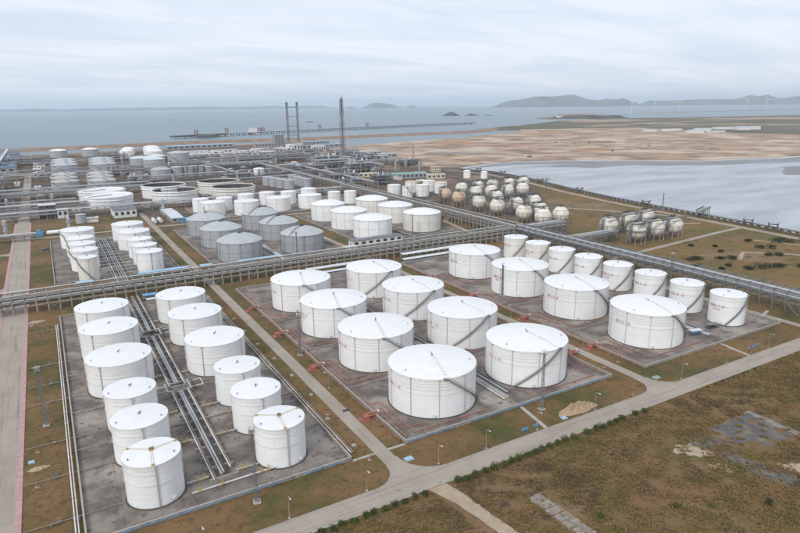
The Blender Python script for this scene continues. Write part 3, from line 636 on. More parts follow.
FW = [(30, 1500, 17, 14, 'alum', 'roofwhite', 'grey white-domed tank by the shore, left of two'), (90, 1486, 17, 15, 'alum', 'roofwhite', 'grey white-domed tank by the shore, right of two'),
      (152, 1400, 13.5, 13, 'white', 'roofwhite', 'near white dome tank of the paired shore group'), (160, 1450, 13.5, 13, 'white', 'roofwhite', 'middle white dome tank of the paired shore group'), (168, 1500, 13.5, 13, 'white', 'roofwhite', 'far white dome tank of the paired shore group'),
      (196, 1330, 17, 15, 'white', 'roofwhite', 'near white dome tank of the shore row of four'), (201, 1380, 17, 15, 'white', 'roofwhite', 'second white dome tank of the shore row of four'), (207, 1430, 17, 15, 'white', 'roofwhite', 'third white dome tank of the shore row of four'), (213, 1480, 17, 15, 'white', 'roofwhite', 'far white dome tank of the shore row of four'),
      (168, 1150, 18, 13, 'alum', 'rooflt', 'near grey tank in front of the white shore row'), (182, 1215, 18, 13, 'alum', 'rooflt', 'far grey tank in front of the white shore row'), (150, 1190, 17, 13, 'alum', 'rooflt', 'left grey tank in front of the white shore row'),
      (219, 1204, 19.3, 18, 'alum', 'alumroof', 'tall grey tank with dark diagonal stair before the shore'), (144.5, 939.6, 13.9, 14, 'alum', 'alumroof', 'grey dome tank behind the open-topped tanks'), (168, 946, 8.2, 15, 'alum', 'alumroof', 'narrow grey tank beside the silver silos'),
      (212, 945, 7, 13, 'alum', 'alumroof', 'narrow grey tank to the right of the silver silos'), (277, 899, 8, 10, 'white', 'roofwhite', 'lone small white tank on the yard beyond the open tanks')]
for (u, v, R, H, c, r, lab) in FW:
    tank(u, v, R, H, lab, 'far tanks near the shore', rise=.2, shell=c, roof=r, rings=(.92,), ringmat='steel', risers=(-110, -20), risermat='steel', courses=4, n=36, vents=1, railing=False, stair=(-165, -80) if H > 16 else None, stair_w=1.2)
for i in range(5):
    u, v = 180 + 7.2 * i, 945 - (i % 2) * 6
    tank(u, v, 3.5, 15.5, f'slim silver silo, {ORD[i]} from the left behind the open-topped tanks', 'silver silos', rise=.25, shell='pipe', roof='pipe', courses=3, n=24, vents=0, railing=False, name='silo', rings=(.9, .5), ringmat='dark', risers=(-120, -30), risermat='dark')
for i, (u, v, R, H) in enumerate([(250, 776, 6.7, 11), (253, 758, 6.7, 11), (257, 742, 6.8, 11), (261, 726, 6.8, 11), (284, 778, 5.4, 11), (285, 760, 5.4, 11), (285, 743, 5.6, 11), (285, 726, 5.6, 11)]):
    tank(u, v, R, H, f"small pale grey tank, {ORD[i % 4]} from the back of the {'left' if i < 4 else 'right'} row beyond the white block", 'small pale grey tanks', rise=.1, shell='alum', roof='alumroof', courses=4, n=28, vents=1, railing=False, rings=(.9,), ringmat='steel')
for i, (u, v, R) in enumerate([(338.7, 598.4, 7.4), (345, 579, 6.0), (365.2, 580.3, 7.6), (371, 614, 7.1), (393.2, 609.8, 7.5), (395.3, 587.7, 7.3)]):
    tank(u, v, R, 12.5, f'stained cream-topped tank, {ORD[i]} from the left beside the rust-coloured sphere', 'cream-topped tanks beside the spheres', rise=.12, shell='white', roof='tan' if i % 2 else 'cream', courses=5, n=32, vents=1, railing=False, rings=(.93, .5), risers=(-120, -30, 40), risermat='steel', stair=(-130, -50) if i == 1 else None)

# ================================================================== spherical tanks
def lattice(mb, x0, y0, w, z0, z1, bay, r, w1=None, n=4):
    """square lattice tower section into mb"""
    w1 = w1 or w; k = max(1, round((z1 - z0) / bay)); P = []
    for i in range(k + 1):
        q = i / k; ww = (w + (w1 - w) * q) / 2; z = z0 + (z1 - z0) * q
        P.append([(x0 + sx * ww, y0 + sy * ww, z) for sx, sy in ((-1, -1), (1, -1), (1, 1), (-1, 1))])
    for i in range(k):
        for j in range(4):
            mb.tube([P[i][j], P[i + 1][(j + 1) % 4]], r, n, False) if (i + j) % 2 else mb.tube([P[i][(j + 1) % 4], P[i + 1][j]], r, n, False)
            mb.tube([P[i + 1][j], P[i + 1][(j + 1) % 4]], r, n, False)
    return P
M['spleg'] = mat('shade_darkened_leg_paint', (.33, .31, .28), (.24, .22, .20), .5, .7)  # leg colour darkened to hold the shade under the spheres
SR = 7.0; SZ = 9.0
def sphere(u, v, label, m='sphere', band=False, tower=True, rz=0.):
    t = thing('sphere_tank', (u, v, .1), label, 'sphere tank', 'spherical gas tanks', rz)
    def shell():
        k = 20; return MB().lathe([(SR * sin(PI * i / k) if 0 < i < k else 0, SZ - SR * cos(PI * i / k)) for i in range(k + 1)], 40).mesh('shell', M[m], 60)
    ob('shell', cached(('sph', m), shell), t)
    lg = cached('sphleg', lambda: MB().tube([(SR * .985, 0, -.1), (SR * .985, 0, SZ)], .27, 8).cb(SR * .985, 0, -.15, 1.0, 1.0, .5).mesh('leg', M['spleg']))
    for i in range(10): ob('leg', lg, t, rz=2 * PI * i / 10)
    def brace():
        mb = MB()
        for i in range(10):
            a, b = 2 * PI * i / 10, 2 * PI * (i + 1) / 10; p = lambda q, z: (SR * .985 * cos(q), SR * .985 * sin(q), z)
            mb.tube([p(a, .8), p(b, 6.5)], .06, 3, False).tube([p(b, .8), p(a, 6.5)], .06, 3, False)
        return mb.mesh('tie_rods', M['dark'])
    ob('tie_rods', cached('sphbr', brace), t)
    def plat():
        mb = MB(); mb.lathe([(2.3, SZ + SR - .15), (2.3, SZ + SR + .02), (0, SZ + SR + .1)], 16)
        for i in range(16):
            a = 2 * PI * i / 16; mb.tube([(2.25 * cos(a), 2.25 * sin(a), SZ + SR), (2.25 * cos(a), 2.25 * sin(a), SZ + SR + 1.1)], .06, 3, False)
        mb.lathe([(2.2, SZ + SR + 1.05), (2.32, SZ + SR + 1.1), (2.2, SZ + SR + 1.15)], 16, closed=True)
        mb.cb(.5, .3, SZ + SR, .7, .7, 1.5).cb(-.7, -.4, SZ + SR, .5, .5, 1.1); return mb.mesh('top_platform', M['dark'])
    ob('top_platform', cached('sphpl', plat), t)
    def girt():
        mb = MB()
        for zz, rr in ((SZ + 3.9, 5.95), (SZ, SR + .12)): mb.lathe([(rr, zz - .1), (rr + .2, zz), (rr, zz + .1)], 40, closed=True)
        return mb.mesh('spray_ring', M['steel'])
    ob('spray_ring', cached('sphgr', girt), t)
    if band:
        ob('ring_walkway', cached('sphband', lambda: MB().lathe([(SR, SZ - .1), (SR + 1.1, SZ - .1), (SR + 1.1, SZ + .9), (SR + 1.02, SZ + .9), (SR + 1.02, SZ), (SR, SZ)], 32).lathe([(4.9, SZ + 5.0), (5.9, SZ + 5.0), (5.9, SZ + 5.8), (5.8, SZ + 5.8)], 32).mesh('ring_walkway', M['steel'])), t)
    if tower:
        def tw():
            mb = MB(); P = lattice(mb, 0, 0, 2.2, 0, SZ + SR + 1, 3.4, .08)
            for j in range(4): mb.tube([P[0][j], P[-1][j]], .17, 4)
            for i, z in enumerate(range(3, 18, 3)):
                mb.cb(0, 0, z, 2.4, 2.4, .12); s_ = 1 if i % 2 else -1; mb.tube([(-.9 * s_, .4 * s_, z - 3), (.9 * s_, .4 * s_, z)], .2, 4)
                for q in (-1.2, 1.2): mb.box(-1.2, 1.2, q - .04, q + .04, z + .9, z + 1.05)
            return mb.mesh('stair_tower', M['steel'])
        ob('stair_tower', cached('sphtw', tw), t, (-SR - 2.2, -1.5, 0))
        ob('tower_bridge', cached('sphbr2', lambda: MB().box(-SR - 1.2, -1.6, -2.1, -.9, SZ + SR - .1, SZ + SR + .05).box(-SR - 1.2, -1.6, -2.15, -2.08, SZ + SR + .05, SZ + SR + 1.0).box(-SR - 1.2, -1.6, -.92, -.85, SZ + SR + .05, SZ + SR + 1.0).mesh('tower_bridge', M['dark'])), t)
    return t
SPH = [(361, 529, 'sphere_tan', 'rust-coloured spherical tank at the left end of the near sphere row'), (358.5, 500, 'sphere_tan', 'rust-coloured spherical tank, second in the near sphere row'),
       (356, 464, 'sphere', 'cream spherical tank just right of the two rust-coloured spheres'), (356, 436, 'sphere', 'cream spherical tank, second right of the rust-coloured spheres'),
       (377.5, 435, 'sphere', 'cream spherical tank with clear sky-facing top in the middle row'), (354, 397, 'sphere', 'cream spherical tank with two dark vertical pipes, front row of the right cluster'),
       (401, 436.5, 'sphere', 'cream spherical tank at the quay side of the middle row'), (353, 372.5, 'sphere', 'white spherical tank nearest the long pipe rack junction'),
       (372, 396, 'sphere', 'cream spherical tank hidden behind the nearest junction sphere'), (371.5, 371, 'sphere', 'cream spherical tank at the right end of the main sphere group'),
       (389, 478, 'sphere', 'cream spherical tank behind the second front sphere'), (453, 512, 'sphere', 'stained tan-cream spherical tank closest to the quay road'),
       (432.5, 513, 'sphere', 'cream spherical tank left of the quay-side stained sphere'), (413.5, 517, 'sphere', 'cream spherical tank, third from the quay in the rear row'),
       (394.5, 520, 'sphere', 'cream spherical tank, fourth from the quay in the rear row'), (400, 553, 'sphere', 'pale spherical tank at the left of the rearmost row'),
       (424, 555, 'sphere', 'pale spherical tank, second in the rearmost row'), (447, 557, 'sphere', 'pale spherical tank, third in the rearmost row'), (469, 555, 'sphere', 'pale spherical tank, fourth in the rearmost row'), (490, 553, 'sphere', 'pale spherical tank at the quay end of the rearmost row')]
for i, (u, v, m, lab) in enumerate(SPH): sphere(u, v, lab, m, False, i % 2 == 0, random.choice((0, .2, -.2)))
sphere(369.5, 318, 'cream spherical tank with pipes and stains, left rear of the meadow six', 'sphere'); sphere(396, 321.5, 'cream spherical tank, middle rear of the meadow six', 'sphere')
sphere(420, 324, 'spherical tank with rusty orange top, right rear of the meadow six', 'sphere'); sphere(369.5, 292, 'white spherical tank with ring walkways, left front of the meadow six', 'sphere', True)
sphere(390, 292, 'cream spherical tank, middle front of the meadow six', 'sphere'); sphere(409, 290.5, 'cream spherical tank, right front of the meadow six', 'sphere')
bpy.data.objects  # the rusty cap of the third sphere
_cap = MB().lathe([(SR * 1.004 * sin(PI * i / 24), SZ + SR * 1.004 * cos(PI * i / 24)) for i in range(0, 6)], 40).mesh('rusty_cap', M['tan'], 60)
for o in list(COL.objects):
    if o.get('label', '').startswith('spherical tank with rusty orange'): ob('rusty_cap', _cap, o)
def catwalk(a, b, z, label, w=1.4):
    a, b = Vector((*a, z)), Vector((*b, z)); L = (b - a).length; t = thing('catwalk', tuple(a), label, 'walkway', 'walkways between the spheres', math.atan2(b.y - a.y, b.x - a.x))
    ob('deck', MB().box(0, L, -w / 2, w / 2, -.35, 0).mesh('deck', M['dark']), t)
    mb = MB()
    for s_ in (-1, 1):
        for zz in (.55, 1.1): mb.box(0, L, s_ * w / 2 - .04, s_ * w / 2 + .04, zz - .04, zz + .04)
        for i in range(int(L / 3) + 1): mb.cb(i * 3, s_ * w / 2, 0, .08, .08, 1.1)
    ob('railing', mb.mesh('railing', M['steel']), t)
    return t
for a, b, lab in (((356, 520), (351, 372), 'elevated dark walkway over the near sphere row'), ((390, 519), (494, 512), 'elevated dark walkway over the rear sphere row'), ((394, 553), (496, 553), 'elevated walkway over the rearmost sphere row'),
                  ((349, 443), (408, 443), 'elevated walkway crossing the middle sphere row'), ((346, 379), (380, 379), 'elevated walkway at the right end of the main spheres'),
                  ((360, 284), (418, 284), 'elevated dark walkway before the front meadow spheres'), ((360, 311), (428, 315), 'elevated dark walkway before the rear meadow spheres')):
    catwalk(a, b, SZ + SR + .2, lab)

# ================================================================== pipe racks
def rack(label, axis, a0, a1, c, w, tiers, step, pipes, group='pipe racks', pm='rackc', gm='steel', name='pipe_rack', deck=None, pw=.45, girders=True, brace_every=4, tray=True, rz=None, gh=.32):
    L = abs(a1 - a0); nb = int(L / step); top = tiers[-1]
    t = thing(name, (a0, c, 0) if axis == 'u' else (c, a0, 0), label, 'pipe rack', group, 0 if axis == 'u' else PI / 2)
    pst = cached(('post', round(top, 2), pm, pw), lambda: MB().box(-pw / 2, pw / 2, -pw / 2, pw / 2, -.3, top + .15).mesh('post', M[pm]))
    bm = cached(('beam', w, pm), lambda: MB().box(-.18, .18, -w / 2 - .5, w / 2 + .5, -.5, 0).mesh('beam', M[pm]))
    brm = cached(('xbr', step, tuple(tiers), pm), lambda: MB().tube([(0, 0, .2), (step, 0, tiers[0] - .3)], .1, 4).tube([(step, 0, .2), (0, 0, tiers[0] - .3)], .1, 4).mesh('brace', M[gm]))
    for i in range(nb + 1):
        x = i * L / nb
        for s_ in (-1, 1): ob('post', pst, t, (x, s_ * w / 2, 0))
        for z in tiers: ob('beam', bm, t, (x, 0, z))
        if brace_every and i % brace_every == 1 and i < nb:
            for s_ in (-1, 1): ob('brace', brm, t, (x, s_ * (w / 2 - .01), 0))
    if girders:
        for z in tiers:
            for s_ in (-1, 1): ob('girder', cached(('gird', L, gm, gh), lambda: MB().box(0, L, -.14, .14, -gh, .0).mesh('girder', M[gm])), t, (0, s_ * (w / 2 + .22), z - .03))
    for (y, z, r, m) in pipes:
        ob('pipe', cached(('rpipe', L, r, m), lambda: MB().tube([(-1, 0, 0), (L + 1, 0, 0)], r, 8).mesh('pipe', M[m])), t, (0, y, z + r + .02))
    if tray: ob('cable_tray', cached(('tray', L), lambda: MB().box(0, L, -.45, .45, 0, .18).mesh('cable_tray', M['rooflt'])), t, (0, w / 2 + .05, top + .55))
    return t
def pset(w, tiers, n, seed, rs=(.14, .38), ms=('pipe', 'pipe', 'pipew', 'pipeb', 'steel', 'pipe')):
    rr = random.Random(seed); out = []
    for z in tiers:
        y = -w / 2 + .6
        while y < w / 2 - .5:
            r = rr.uniform(*rs); y += r
            if rr.random() < n: out.append((y, z, r, rr.choice(ms)))
            y += r + rr.uniform(.12, .5)
    return out
T3 = (4.2, 6.6, 9.0)
rack('main concrete pipe rack crossing behind the front tank blocks', 'u', -34, 300, 352, 10, T3, 5.2, pset(10, (6.6,), .45, 1, ms=('pipe', 'pipeb', 'steel', 'dark')) + pset(10, (9.0,), .16, 31) + pset(10, (4.2,), .45, 2, ms=('pipe', 'pipeb', 'dark')), pw=.7, gm='rackc', gh=.55)
rack('pipe bridge crossing over the pink-kerbed road', 'u', -120, -35.5, 352, 9, (6.6, 9.0), 7.0, pset(9, (6.6, 9.0), .9, 3))
rack('long pipe rack running from the right edge past the spheres', 'v', 60, 345, 306, 9, (6.0, 8.6, 11.2), 6.3, pset(9, (6.0, 8.6), .6, 4, ms=('pipe', 'pipew', 'pipe', 'steel')) + pset(9, (11.2,), .15, 14, ms=('pipe', 'steel')), pm='steel', pw=.36)
rack('long pipe rack running back between white tanks and spheres', 'v', 347, 660, 306, 10, (5.2, 7.8, 10.4), 5.2, pset(10, (5.2, 7.8), .6, 5, ms=('pipe', 'pipeb', 'steel', 'pipe', 'dark')) + pset(10, (10.4,), .15, 15, ms=('pipe', 'pipeb', 'steel', 'dark')), pw=.7, gm='rackc', gh=.5)
rack('pipe rack continuing from the main crossing to the spheres', 'u', 312, 352, 348, 8, (6, 8.6), 6, pset(8, (6, 8.6), .8, 6), pm='steel')
rack('short pipe rack between long rack and meadow spheres', 'u', 312, 362, 305, 6, (5.5, 7.5), 6, pset(6, (5.5, 7.5), .8, 7), pm='steel')
rack('ground-hugging pipe track behind the main rack', 'u', -30, 290, 370, 9, (.9,), 6.0, pset(9, (.9,), .9, 8, rs=(.16, .42)), tray=False, brace_every=0, girders=False, name='pipe_track')
rack('pipe rack in front of the huge white tanks', 'u', -40, 110, 655, 8, (4.5, 7.5), 7, pset(8, (4.5, 7.5), .8, 9))
rack('pipe rack in front of the open-topped tanks', 'u', 112, 300, 652, 8, (4.5, 7.5), 7.5, pset(8, (4.5, 7.5), .8, 10))
for i, (a0, a1, c, w, top) in enumerate(((-60, 300, 800, 9, 8.5), (-60, 330, 1010, 9, 10), (-60, 350, 1050, 7, 13), (-50, 240, 1290, 8, 10), (230, 520, 1090, 10, 11), (260, 540, 1160, 9, 9), (250, 440, 850, 8, 8), (300, 540, 930, 9, 10), (240, 520, 1220, 8, 9))):
    rack(f"far grey pipe rack across the yard, {ORD[i]} of the distant crossings", 'u', a0, a1, c, w, (top * .6, top), 12, pset(w, (top * .6, top), .6, 20 + i, rs=(.25, .5), ms=('pipe', 'steel', 'steel', 'alum', 'dark')), group='distant pipe racks', pm='rackc', gm='pipeb', pw=.6, brace_every=0, tray=False)
for i, (a0, a1, c, w, top) in enumerate(((665, 1010, 308, 10, 10), (665, 980, 350, 8, 9), (840, 1100, 455, 9, 10), (1060, 1380, 445, 8, 10), (700, 1000, -52, 10, 10), (880, 1100, 120, 7, 9), (880, 1150, 235, 8, 9))):
    rack(f"far grey pipe rack running toward the sea, {ORD[i]} of the distant lengthwise racks", 'v', a0, a1, c, w, (top * .6, top), 12, pset(w, (top * .6, top), .6, 40 + i, rs=(.25, .5), ms=('pipe', 'steel', 'steel', 'alum', 'dark')), group='distant pipe racks', pm='rackc', gm='pipeb', pw=.6, brace_every=0, tray=False)
rack('low pipe rack from the left edge to the blue pump unit', 'u', -120, -14, 552, 5, (3.2, 5.0), 7, pset(5, (3.2, 5.0), .8, 70), pm='steel')
rack('pipe rack along the kerbed road beside the boiler structure', 'u', -120, 44, 690, 7, (4, 6.5, 9), 7, pset(7, (4, 6.5, 9), .6, 71))
rack('pipe rack behind the boiler structure', 'u', -110, 24, 735, 6, (4, 7), 7, pset(6, (4, 7), .7, 72))
rack('tall pipe rack between white flat tanks and far grey tanks', 'u', -90, 110, 815, 8, (5, 8, 11), 8, pset(8, (5, 8, 11), .6, 73))
rack('pipe rack between the open-topped tanks and the silver silos', 'u', 100, 300, 905, 8, (5, 8), 8, pset(8, (5, 8), .6, 74))
# small process skids scattered over the far yard
def skid(u, v, kind, rz):
    t = thing('process_skid', (u, v, 0), 'small grey process skid on the crowded far yard', 'process unit', 'small skids on the far yard', rz)
    if kind == 0:
        ob('frame', cached('sk0', lambda: MB().cb(-4, -3, 0, .5, .5, 7).cb(4, -3, 0, .5, .5, 7).cb(-4, 3, 0, .5, .5, 7).cb(4, 3, 0, .5, .5, 7).box(-4.6, 4.6, -3.6, 3.6, 3.4, 3.8).box(-4.6, 4.6, -3.6, 3.6, 6.8, 7.2).mesh('frame', M['rackc'])), t)
        ob('vessel', cached('sk0v', lambda: MB().tube([(-3.4, 0, 5.2), (3.4, 0, 5.2)], 1.2, 10).tube([(-3, 1.5, 8.3), (3, 1.5, 8.3)], .9, 10).mesh('vessel', M['pipe'])), t)
    elif kind == 1:
        ob('vessel', cached('sk1', lambda: MB().tube([(-6, 0, 2.6), (6, 0, 2.6)], 1.7, 12).tube([(-6, 5, 2.6), (6, 5, 2.6)], 1.7, 12).mesh('vessel', M['pipew'])), t)
        ob('saddle', cached('sk1s', lambda: MB().cb(-4, 2.5, 0, .8, 8, 1.4).cb(4, 2.5, 0, .8, 8, 1.4).mesh('saddle', M['rackc'])), t)
    elif kind == 2:
        ob('column', cached('sk2', lambda: MB().lathe([(1.3, 0), (1.3, 13), (.6, 14), (0, 14.1)], 12).lathe([(1.9, 5), (2.3, 5), (2.3, 5.9)], 12).lathe([(1.9, 10), (2.3, 10), (2.3, 10.9)], 12).mesh('column', M['alum'])), t)
        ob('pipe', cached('sk2p', lambda: MB().tube([(2, 0, 0), (2, 0, 12), (6, 0, 12), (6, 0, 0)], .4, 6).mesh('pipe', M['pipe'])), t)
    else:
        ob('shelter', cached('sk3', lambda: MB().box(-7, 7, -3, 3, 0, 3.6).box(-7.6, 7.6, -3.6, 3.6, 3.6, 4).mesh('shelter', M['bldg'])), t)
        ob('unit', cached('sk3u', lambda: MB().cb(-4, 0, 4, 2, 2, 1.2).cb(3, 0, 4, 3, 2, 1).mesh('unit', M['steel'])), t)
_busy = [(o.location.x, o.location.y) for o in COL.objects if o.parent is None and o.get('category') in ('tank', 'sphere tank')]
_k = 0; _rr = random.Random(5)
while _k < 160:
    _u, _v = _rr.uniform(-70, 540), _rr.uniform(560, 1280)
    if any((a - _u) ** 2 + (b - _v) ** 2 < 33 ** 2 for a, b in _busy) or -34 < _u < -12 or 68 < _u < 82 or (_v < 660 and _u > 300) or (_v < 760 and _u > 430) or (100 < _u < 300 and _v < 650): continue
    skid(_u, _v, _rr.choice((0, 0, 1, 2, 0, 3)), _rr.choice((0, PI / 2))); _busy.append((_u, _v - 20)); _k += 1
# quay pipe rail along the lagoon, with portals over it
def polyrack(label, pts, h, name='quay_pipe_rail'):
    t = thing(name, (0, 0, 0), label, 'pipe rack', 'pipe racks')
    mb = cached('qpost', lambda: MB().box(-.3, .3, -2.2, 2.2, -1.5, .35).cb(0, -2, -1.5, .5, .4, 2).cb(0, 2, -1.5, .5, .4, 2).mesh('support', M['rackc']))
    acc = 0
    for a, b in zip(pts, pts[1:]):
        a, b = Vector(a), Vector(b); L = (b - a).length; n = max(1, int(L / 6)); ang = math.atan2(b.y - a.y, b.x - a.x)
        for i in range(n):
            p = a.lerp(b, i / n); ob('support', mb, t, (p.x, p.y, h), ang)
    for off, r, m, z in ((-1.6, .35, 'dark', .7), (-.7, .25, 'pipe', .6), (.1, .3, 'pipeb', .65), (.9, .25, 'steel', .6), (1.7, .35, 'dark', .7)):
        L = []
        for i, p in enumerate(pts):
            a, b = Vector(pts[max(0, i - 1)]), Vector(pts[min(len(pts) - 1, i + 1)]); q = (b - a).normalized(); q = Vector((-q.y, q.x)); L.append((p[0] + q.x * off, p[1] + q.y * off, h + z))
        ob('pipe', MB().tube(L, r, 6).mesh('pipe', M[m]), t)
QL = [(480, 60), (484, 150), (491, 236), (499, 300), (507, 370), (517, 440), (534, 520), (562, 620), (576, 715), (560, 785)]
polyrack('dark low pipe track along the lagoon quay', QL, 2.0)
for i, (u, v) in enumerate(((570, 745), (572, 690), (551, 590), (528, 500), (510, 395), (497, 284), (494, 262), (486, 190))):
    t = thing('pipe_portal', (u, v, 0), f"small steel pipe portal on the quay, {ORD[i]} from the far end", 'portal', 'portals along the quay', .3)
    for s_ in (-1, 1):
        for q in (-2, 2): ob('post', cached('ppost', lambda: MB().box(-.2, .2, -.2, .2, -1, 6).mesh('post', M['dark'])), t, (q, s_ * 3, 0))
    ob('deck', cached('pdeck', lambda: MB().box(-2.6, 2.6, -3.6, 3.6, 4.9, 5.2).box(-2.6, 2.6, -3.6, -3.5, 5.2, 6.3).box(-2.6, 2.6, 3.5, 3.6, 5.2, 6.3).mesh('deck', M['steel'])), t)
    ob('pipe', cached('pploop', lambda: MB().tube([(-1, -3, 1), (-1, -3, 5.7), (-1, 3, 5.7), (-1, 3, 1)], .35, 6).tube([(1, -3, 1), (1, -3, 5.7), (1, 3, 5.7), (1, 3, 1)], .35, 6).mesh('pipe', M['pipe'])), t)
t = thing('jetty_gantry', (503, 330, 0), 'steel pipe gantry reaching over the lagoon edge', 'gantry', None, .35)
for i in range(5):
    for s_ in (-1, 1): ob('post', cached('jg', lambda: MB().box(-.25, .25, -.25, .25, -3, 7).mesh('post', M['steel'])), t, (i * 6 - 8, s_ * 2.5, 0))
ob('deck', MB().box(-9, 17, -3, 3, 6, 6.4).box(-9, 17, -3, -2.9, 6.4, 7.5).box(-9, 17, 2.9, 3, 6.4, 7.5).mesh('deck', M['steel']), t)
for y in (-1.5, 0, 1.5): ob('pipe', MB().tube([(-12, y, 6.8), (18, y, 6.8)], .35, 6).mesh('pipe', M['pipe']), t)

# ------------------------------------------------------------------ pipes on the near blocks
bd = thing('pipe_bundle', (31.3, 0, 0), 'bundle of silver and white pipes between the two left tank columns', 'pipes')
for i, (x, r, m) in enumerate(((-2.9, .17, 'pipew'), (-2.3, .13, 'pipeb'), (-.55, .27, 'pipe'), (.25, .3, 'pipe'), (1.0, .16, 'dark'), (2.5, .19, 'pipew'), (3.05, .13, 'pipeb'))):
    P = [(x, 345, 1.5)]; out = 3.2 + abs(x) * 1.0; s_ = 1 if x >= -.2 else -1
    for vc in (279, 216.5):
        hw = 4.0 - abs(x) * .55
        P += [(x, vc + hw, 1.5), (x + s_ * out, vc + hw, 1.9), (x + s_ * out, vc - hw, 1.9), (x, vc - hw, 1.5)]
    P.append((x, 152 + i * .8, 1.5)); ob('pipe', MB().tube(P, r, 8).mesh('pipe', M[m], 40), bd)
sl = cached('sleeper', lambda: MB().box(-4, 4, -.25, .25, .1, 1.15).mesh('sleeper', M['rackc']))
for i in range(32): ob('sleeper', sl, bd, (0, 153 + i * 6.0, 0))
# branch lines with yellow valves from the bundle to every tank of the left block
def branch(label, pts, r, m, valves, vm='yellow', group='branch pipes of the left block', name='branch_pipe'):
    t = thing(name, pts[0], label, 'pipe', group); o = Vector(pts[0]); ob('pipe', MB().tube([tuple(Vector(p) - o) for p in pts], r, 6).mesh('pipe', M[m]), t)
    vmesh = cached(('valve', vm), lambda: MB().tube([(-.45, 0, 0), (.45, 0, 0)], .42, 8).cb(0, 0, .3, .18, .18, .9).lathe([(.38, 1.15), (.45, 1.2), (.38, 1.25)], 8, closed=True).mesh('valve', M[vm]))
    for p in valves: ob('valve', vmesh, t, tuple(Vector(p) - o))
    sup = cached('pipesup', lambda: MB().cb(0, 0, -.9, .35, .35, .75).mesh('support', M['rackc']))
    for a, b in zip(pts, pts[1:]):
        for q in (.3, .8):
            p = Vector(a).lerp(Vector(b), q); ob('support', sup, t, tuple(p - o))
    return t
for k, v in enumerate(V1):
    R = 11.2 if k > 2 else 7.6; nth = 'front' if k == 0 else ORD[k]
    branch(f'pale branch pipe with yellow valves to the {nth} left-column tank', [(27.5, v - 1.5, 1.1), (14 + R + .1, v - 1.5, 1.0)], .27, 'pipe', [(26.2, v - 1.5, 1.1), (24.6, v - 1.5, 1.1)] if k < 3 else [(26.6, v - 1.5, 1.1)])
    branch(f'pale branch pipe with yellow valves to the {nth} right-column tank', [(35.0, v - 2.2, 1.1), (49 - R - .1, v - 2.2, 1.0)], .27, 'pipe', [(36.4, v - 2.2, 1.1), (38.2, v - 2.2, 1.1)] if k < 3 else [(36.6, v - 2.2, 1.1)])
branch('long pale pipe along the front of the left block', [(22, 149.8, .9), (47, 150.2, .9)], .22, 'pipew', [(24, 149.8, .9), (30, 149.9, .9), (41, 150.1, .9), (43, 150.1, .9)])
# foam lines crossing from the pink-kerbed road to the left block
for k, v in enumerate((155.5, 177.5, 198.6, 230, 246.5, 267, 312)):
    branch(f"rusty foam pipe from the road into the left block, {ORD[k]} from the front", [(-16.6, v, .55), (2.5, v, .6), (6.0, v, .6)], .13, 'pipeb', [(-9.0, v, .6)], 'steel', 'foam pipes crossing the left verge')
tl = thing('verge_pipe', (-5.2, 0, 0), 'pair of pale pipes along the left block bund', 'pipes')
for x in (-.45, .25): ob('pipe', MB().tube([(x, 146, .75), (x, 318, .75)], .17, 6).mesh('pipe', M['pipew']), tl)
for i in range(22): ob('support', cached('vsup', lambda: MB().cb(0, 0, -.1, 1.5, .3, .7).mesh('support', M['rackc'])), tl, (0, 147 + i * 8, 0))
tl = thing('verge_pipe', (66.7, 0, 0), 'dark and pale pipes along the right bund of the left block', 'pipes')
for x, m in ((-.25, 'pipew'), (.45, 'pipeb')): ob('pipe', MB().tube([(x, 145, 1.35), (x, 325, 1.35)], .15, 6).mesh('pipe', M[m]), tl)
for i in range(23): ob('support', cached('vsup2', lambda: MB().cb(0, 0, -.1, 1.3, .25, 1.3).mesh('support', M['rackc'])), tl, (0, 147 + i * 8, 0))
# red fire mains of the two right-hand blocks
def red_main(label, pts, r=.12):
    t = thing('fire_main', pts[0], label, 'fire pipe', 'red fire mains'); o = Vector(pts[0])
    ob('pipe', MB().tube([tuple(Vector(p) - o) for p in pts], r, 6).mesh('pipe', M['red']), t)
    for a, b in zip(pts, pts[1:]):
        L = (Vector(b) - Vector(a)).length
        for i in range(max(1, int(L / 6))):
            p = Vector(a).lerp(Vector(b), (i + .5) / max(1, int(L / 6))); ob('support', cached('rsup', lambda: MB().cb(0, 0, -.55, .3, .3, .42).mesh('support', M['rackc'])), t, tuple(p - o))
    return t
def manifold(u, v, label):
    t = thing('fire_manifold', (u, v, 0), label, 'fire manifold', 'red fire manifolds')
    ob('header', cached('mfh', lambda: MB().tube([(-3.6, 0, 1.5), (3.2, 0, 1.5)], .3, 8).tube([(-3.6, -.9, 1.1), (3.2, -.9, 1.1)], .22, 8).tube([(-2.6, 0, .1), (-2.6, 0, 1.5)], .2, 6).mesh('header', M['red'])), t)
    ob('valve_box', cached('mfb', lambda: MB().cb(-2.4, -.4, .1, 1.9, 2.2, 1.3).mesh('valve_box', M['red'])), t)
    ob('platform', cached('mfp', lambda: MB().box(-4.4, -1.0, -1.8, 1.2, 0, .12).mesh('platform', M['red'])), t)
    ob('valve', cached('mfv', lambda: MB().lathe([(.32, 1.95), (.38, 2.0), (.32, 2.05)], 8, x=1.4, closed=True).cb(1.4, 0, 1.5, .12, .12, .5).cb(2.4, 0, 1.3, .8, .8, .5).mesh('valve', M['rooflt'])), t)
red_main('red fire main along the left bund of the central block', [(85.4, 328, .8), (85.4, 145, .8)], .15)
red_main('red fire main along the left bund of the right block', [(192.9, 326, .8), (192.9, 143.5, .8)], .15)
red_main('red fire main along the right bund of the central block', [(172.4, 326, .8), (172.4, 146, .8)], .15)
red_main('red and white pipe on the left kerb of the central block', [(82.9, 326, .5), (82.9, 145, .5)], .12)
